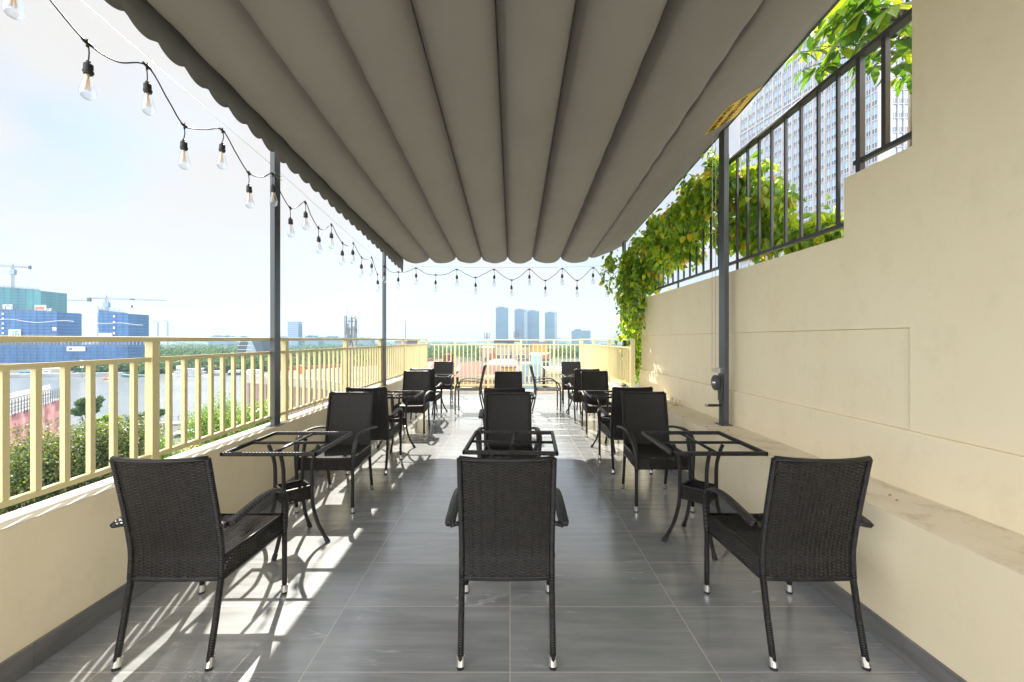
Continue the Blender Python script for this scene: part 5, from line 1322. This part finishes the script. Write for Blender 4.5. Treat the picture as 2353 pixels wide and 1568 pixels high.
# ---- big tower upper right
bt2 = empty('highrise_tower', 'huge pale stone and glass high-rise seen through the stair railing', 'tower', (0, 0, 0))
CX, CY = 132.5, 150.0; dv = Vector((-.215, .977, 0)); LT = 66; ztop = 190
c0_ = Vector((CX, CY, 0)); c1_ = c0_+dv*LT; nl_ = Vector((-dv.y, dv.x, 0))  # outward (towards camera left)
MB().prism([(c0_.x, c0_.y), (c0_.x+60, c0_.y+2), (c1_.x+60, c1_.y), (c0_.x+dv.x*59, c0_.y+dv.y*59)], G, ztop).build('wall', M['towerstone'], bt2)
c2_ = c0_+dv*59.02; MB().prism([(c2_.x, c2_.y), (c2_.x+30, c2_.y), (c1_.x+30, c1_.y), (c1_.x, c1_.y)], G, 117).build('wall', M['towerstone'], bt2)
MB().box((CX-.5, CY-.6, G), (CX+4.2, CY-.02, ztop)).build('corner_pier', M['towerstone'], bt2)
fr_ = MB(); far_gl = MB(); wins = []
FH = 5.1; z = 20; fl = 0
cols = 26; pw = LT/cols
while z < 175:
    for i in range(cols):
        q0 = .30 if i % 2 == 0 else .12; a = c0_+dv*(pw*(i+q0)); b = c0_+dv*(pw*(i+q0+.58))
        if i >= 23 and z > 112: continue
        vis = P; m = (a+b)/2; u = UC+m.x*F/m.y; v = VC-(z+1.5-EYE)*F/m.y
        wins.append((a+nl_*.02, b+nl_*.02, z, u, v, 0))
    for i in range(22):
        x = CX+4.6+i*2.15; wins.append((Vector((x, CY-.03, 0)), Vector((x+1.45, CY-.03, 0)), z, UC+x*F/CY, VC-(z+1.5-EYE)*F/CY, 1))
    z += FH; fl += 1
# projecting ribs, sills
rb1 = MB()
for i in range(cols+1):
    p = c0_+dv*(pw*i); zt_ = ztop if i < 23 else 117
    rb1.bar((p.x+nl_.x*.15, p.y+nl_.y*.15, G+20), (p.x+nl_.x*.15, p.y+nl_.y*.15, zt_), .8 if i % 2 == 0 else .25, .5, up=(dv.x, dv.y, 0))
for k in range(23): x = CX+4.25+k*2.15; rb1.box((x-.15, CY-.45, G+20), (x+.2, CY-.02, ztop))
rb1.build('facade_ribs', M['towerstone'], bt2)
sl1 = MB(); z = 20-.45
while z < 175:
    a = c0_+nl_*.1; b = (c1_ if z < 113 else c2_)+nl_*.1; sl1.bar((a.x, a.y, z), (b.x, b.y, z), .35, .45); sl1.box((CX+4.3, CY-.3, z-.2), (CX+52, CY-.02, z+.22)); z += FH
sl1.build('floor_bands', M['towerstone'], bt2)
bl1 = MB(); [bl1.bar((c0_.x+nl_.x*.3, c0_.y+nl_.y*.3, zz), (c1_.x+nl_.x*.3, c1_.y+nl_.y*.3, zz), .5, .7) for zz in (20+FH*17-.6,)]; bl1.build('belt_course', M['towerstone'], bt2)
def visible(wd): return 1700 < wd[3] < 2086 and -10 < wd[4] < 560
vis_ = sorted([q for q in wins if visible(q)], key=lambda q: (q[0].y, -abs(q[4]-300)))
inv = [q for q in wins if not visible(q)]
def win_mesh(mb_g, mb_f, q):
    a, b, z = q[0], q[1], q[2]; H_ = 4.3; d = (b-a).normalized(); n = Vector((d.y, -d.x, 0)) if q[5] else nl_
    o = n*.0
    mb_g.cur = 0; mb_g.add([(a.x, a.y, z+1.7), (b.x, b.y, z+1.7), (b.x, b.y, z+H_), (a.x, a.y, z+H_)], [(0, 1, 2, 3)])
    mb_g.cur = 1; mb_g.add([(a.x, a.y, z), (b.x, b.y, z), (b.x, b.y, z+1.7), (a.x, a.y, z+1.7)], [(0, 1, 2, 3)])
    m = a.lerp(b, .5)+n*.05
    mb_f.bar((m.x, m.y, z), (m.x, m.y, z+H_), .09, .08, up=(d.x, d.y, 0)); mb_f.bar((a.x+n.x*.05, a.y+n.y*.05, z+1.7), (b.x+n.x*.05, b.y+n.y*.05, z+1.7), .08, .1)
for k, q in enumerate(vis_[:98]):
    g_m = MB(); f_m = MB(); win_mesh(g_m, f_m, q); o = g_m.build('window', [M['towerglass'], M['towerglass2']], bt2); f_m.build('frame', M['white_paint'], o)
g_m = MB(); f_m = MB()
for q in vis_[98:]+inv: win_mesh(g_m, f_m, q)
o = g_m.build('more_windows', [M['towerglass'], M['towerglass2']], bt2); tag(o, kind='stuff'); o2 = f_m.build('frames', M['white_paint'], o)

# ---- haze
hzb = MB().box((-4300, -300, G-1), (4300, 4300, 200)).build('haze', None)
hm = bpy.data.materials.new('haze_air'); hm.use_nodes = True; t = hm.node_tree; t.nodes.remove(t.nodes['Principled BSDF'])
pv_ = t.nodes.new('ShaderNodeVolumePrincipled'); pv_.inputs['Color'].default_value = (.50, .74, 1.0, 1); pv_.inputs['Density'].default_value = HAZE
pv_.inputs['Anisotropy'].default_value = .15
t.links.new(pv_.outputs[0], t.nodes['Material Output'].inputs['Volume'])
hzb.data.materials.clear(); hzb.data.materials.append(hm); tag(hzb, kind='stuff')
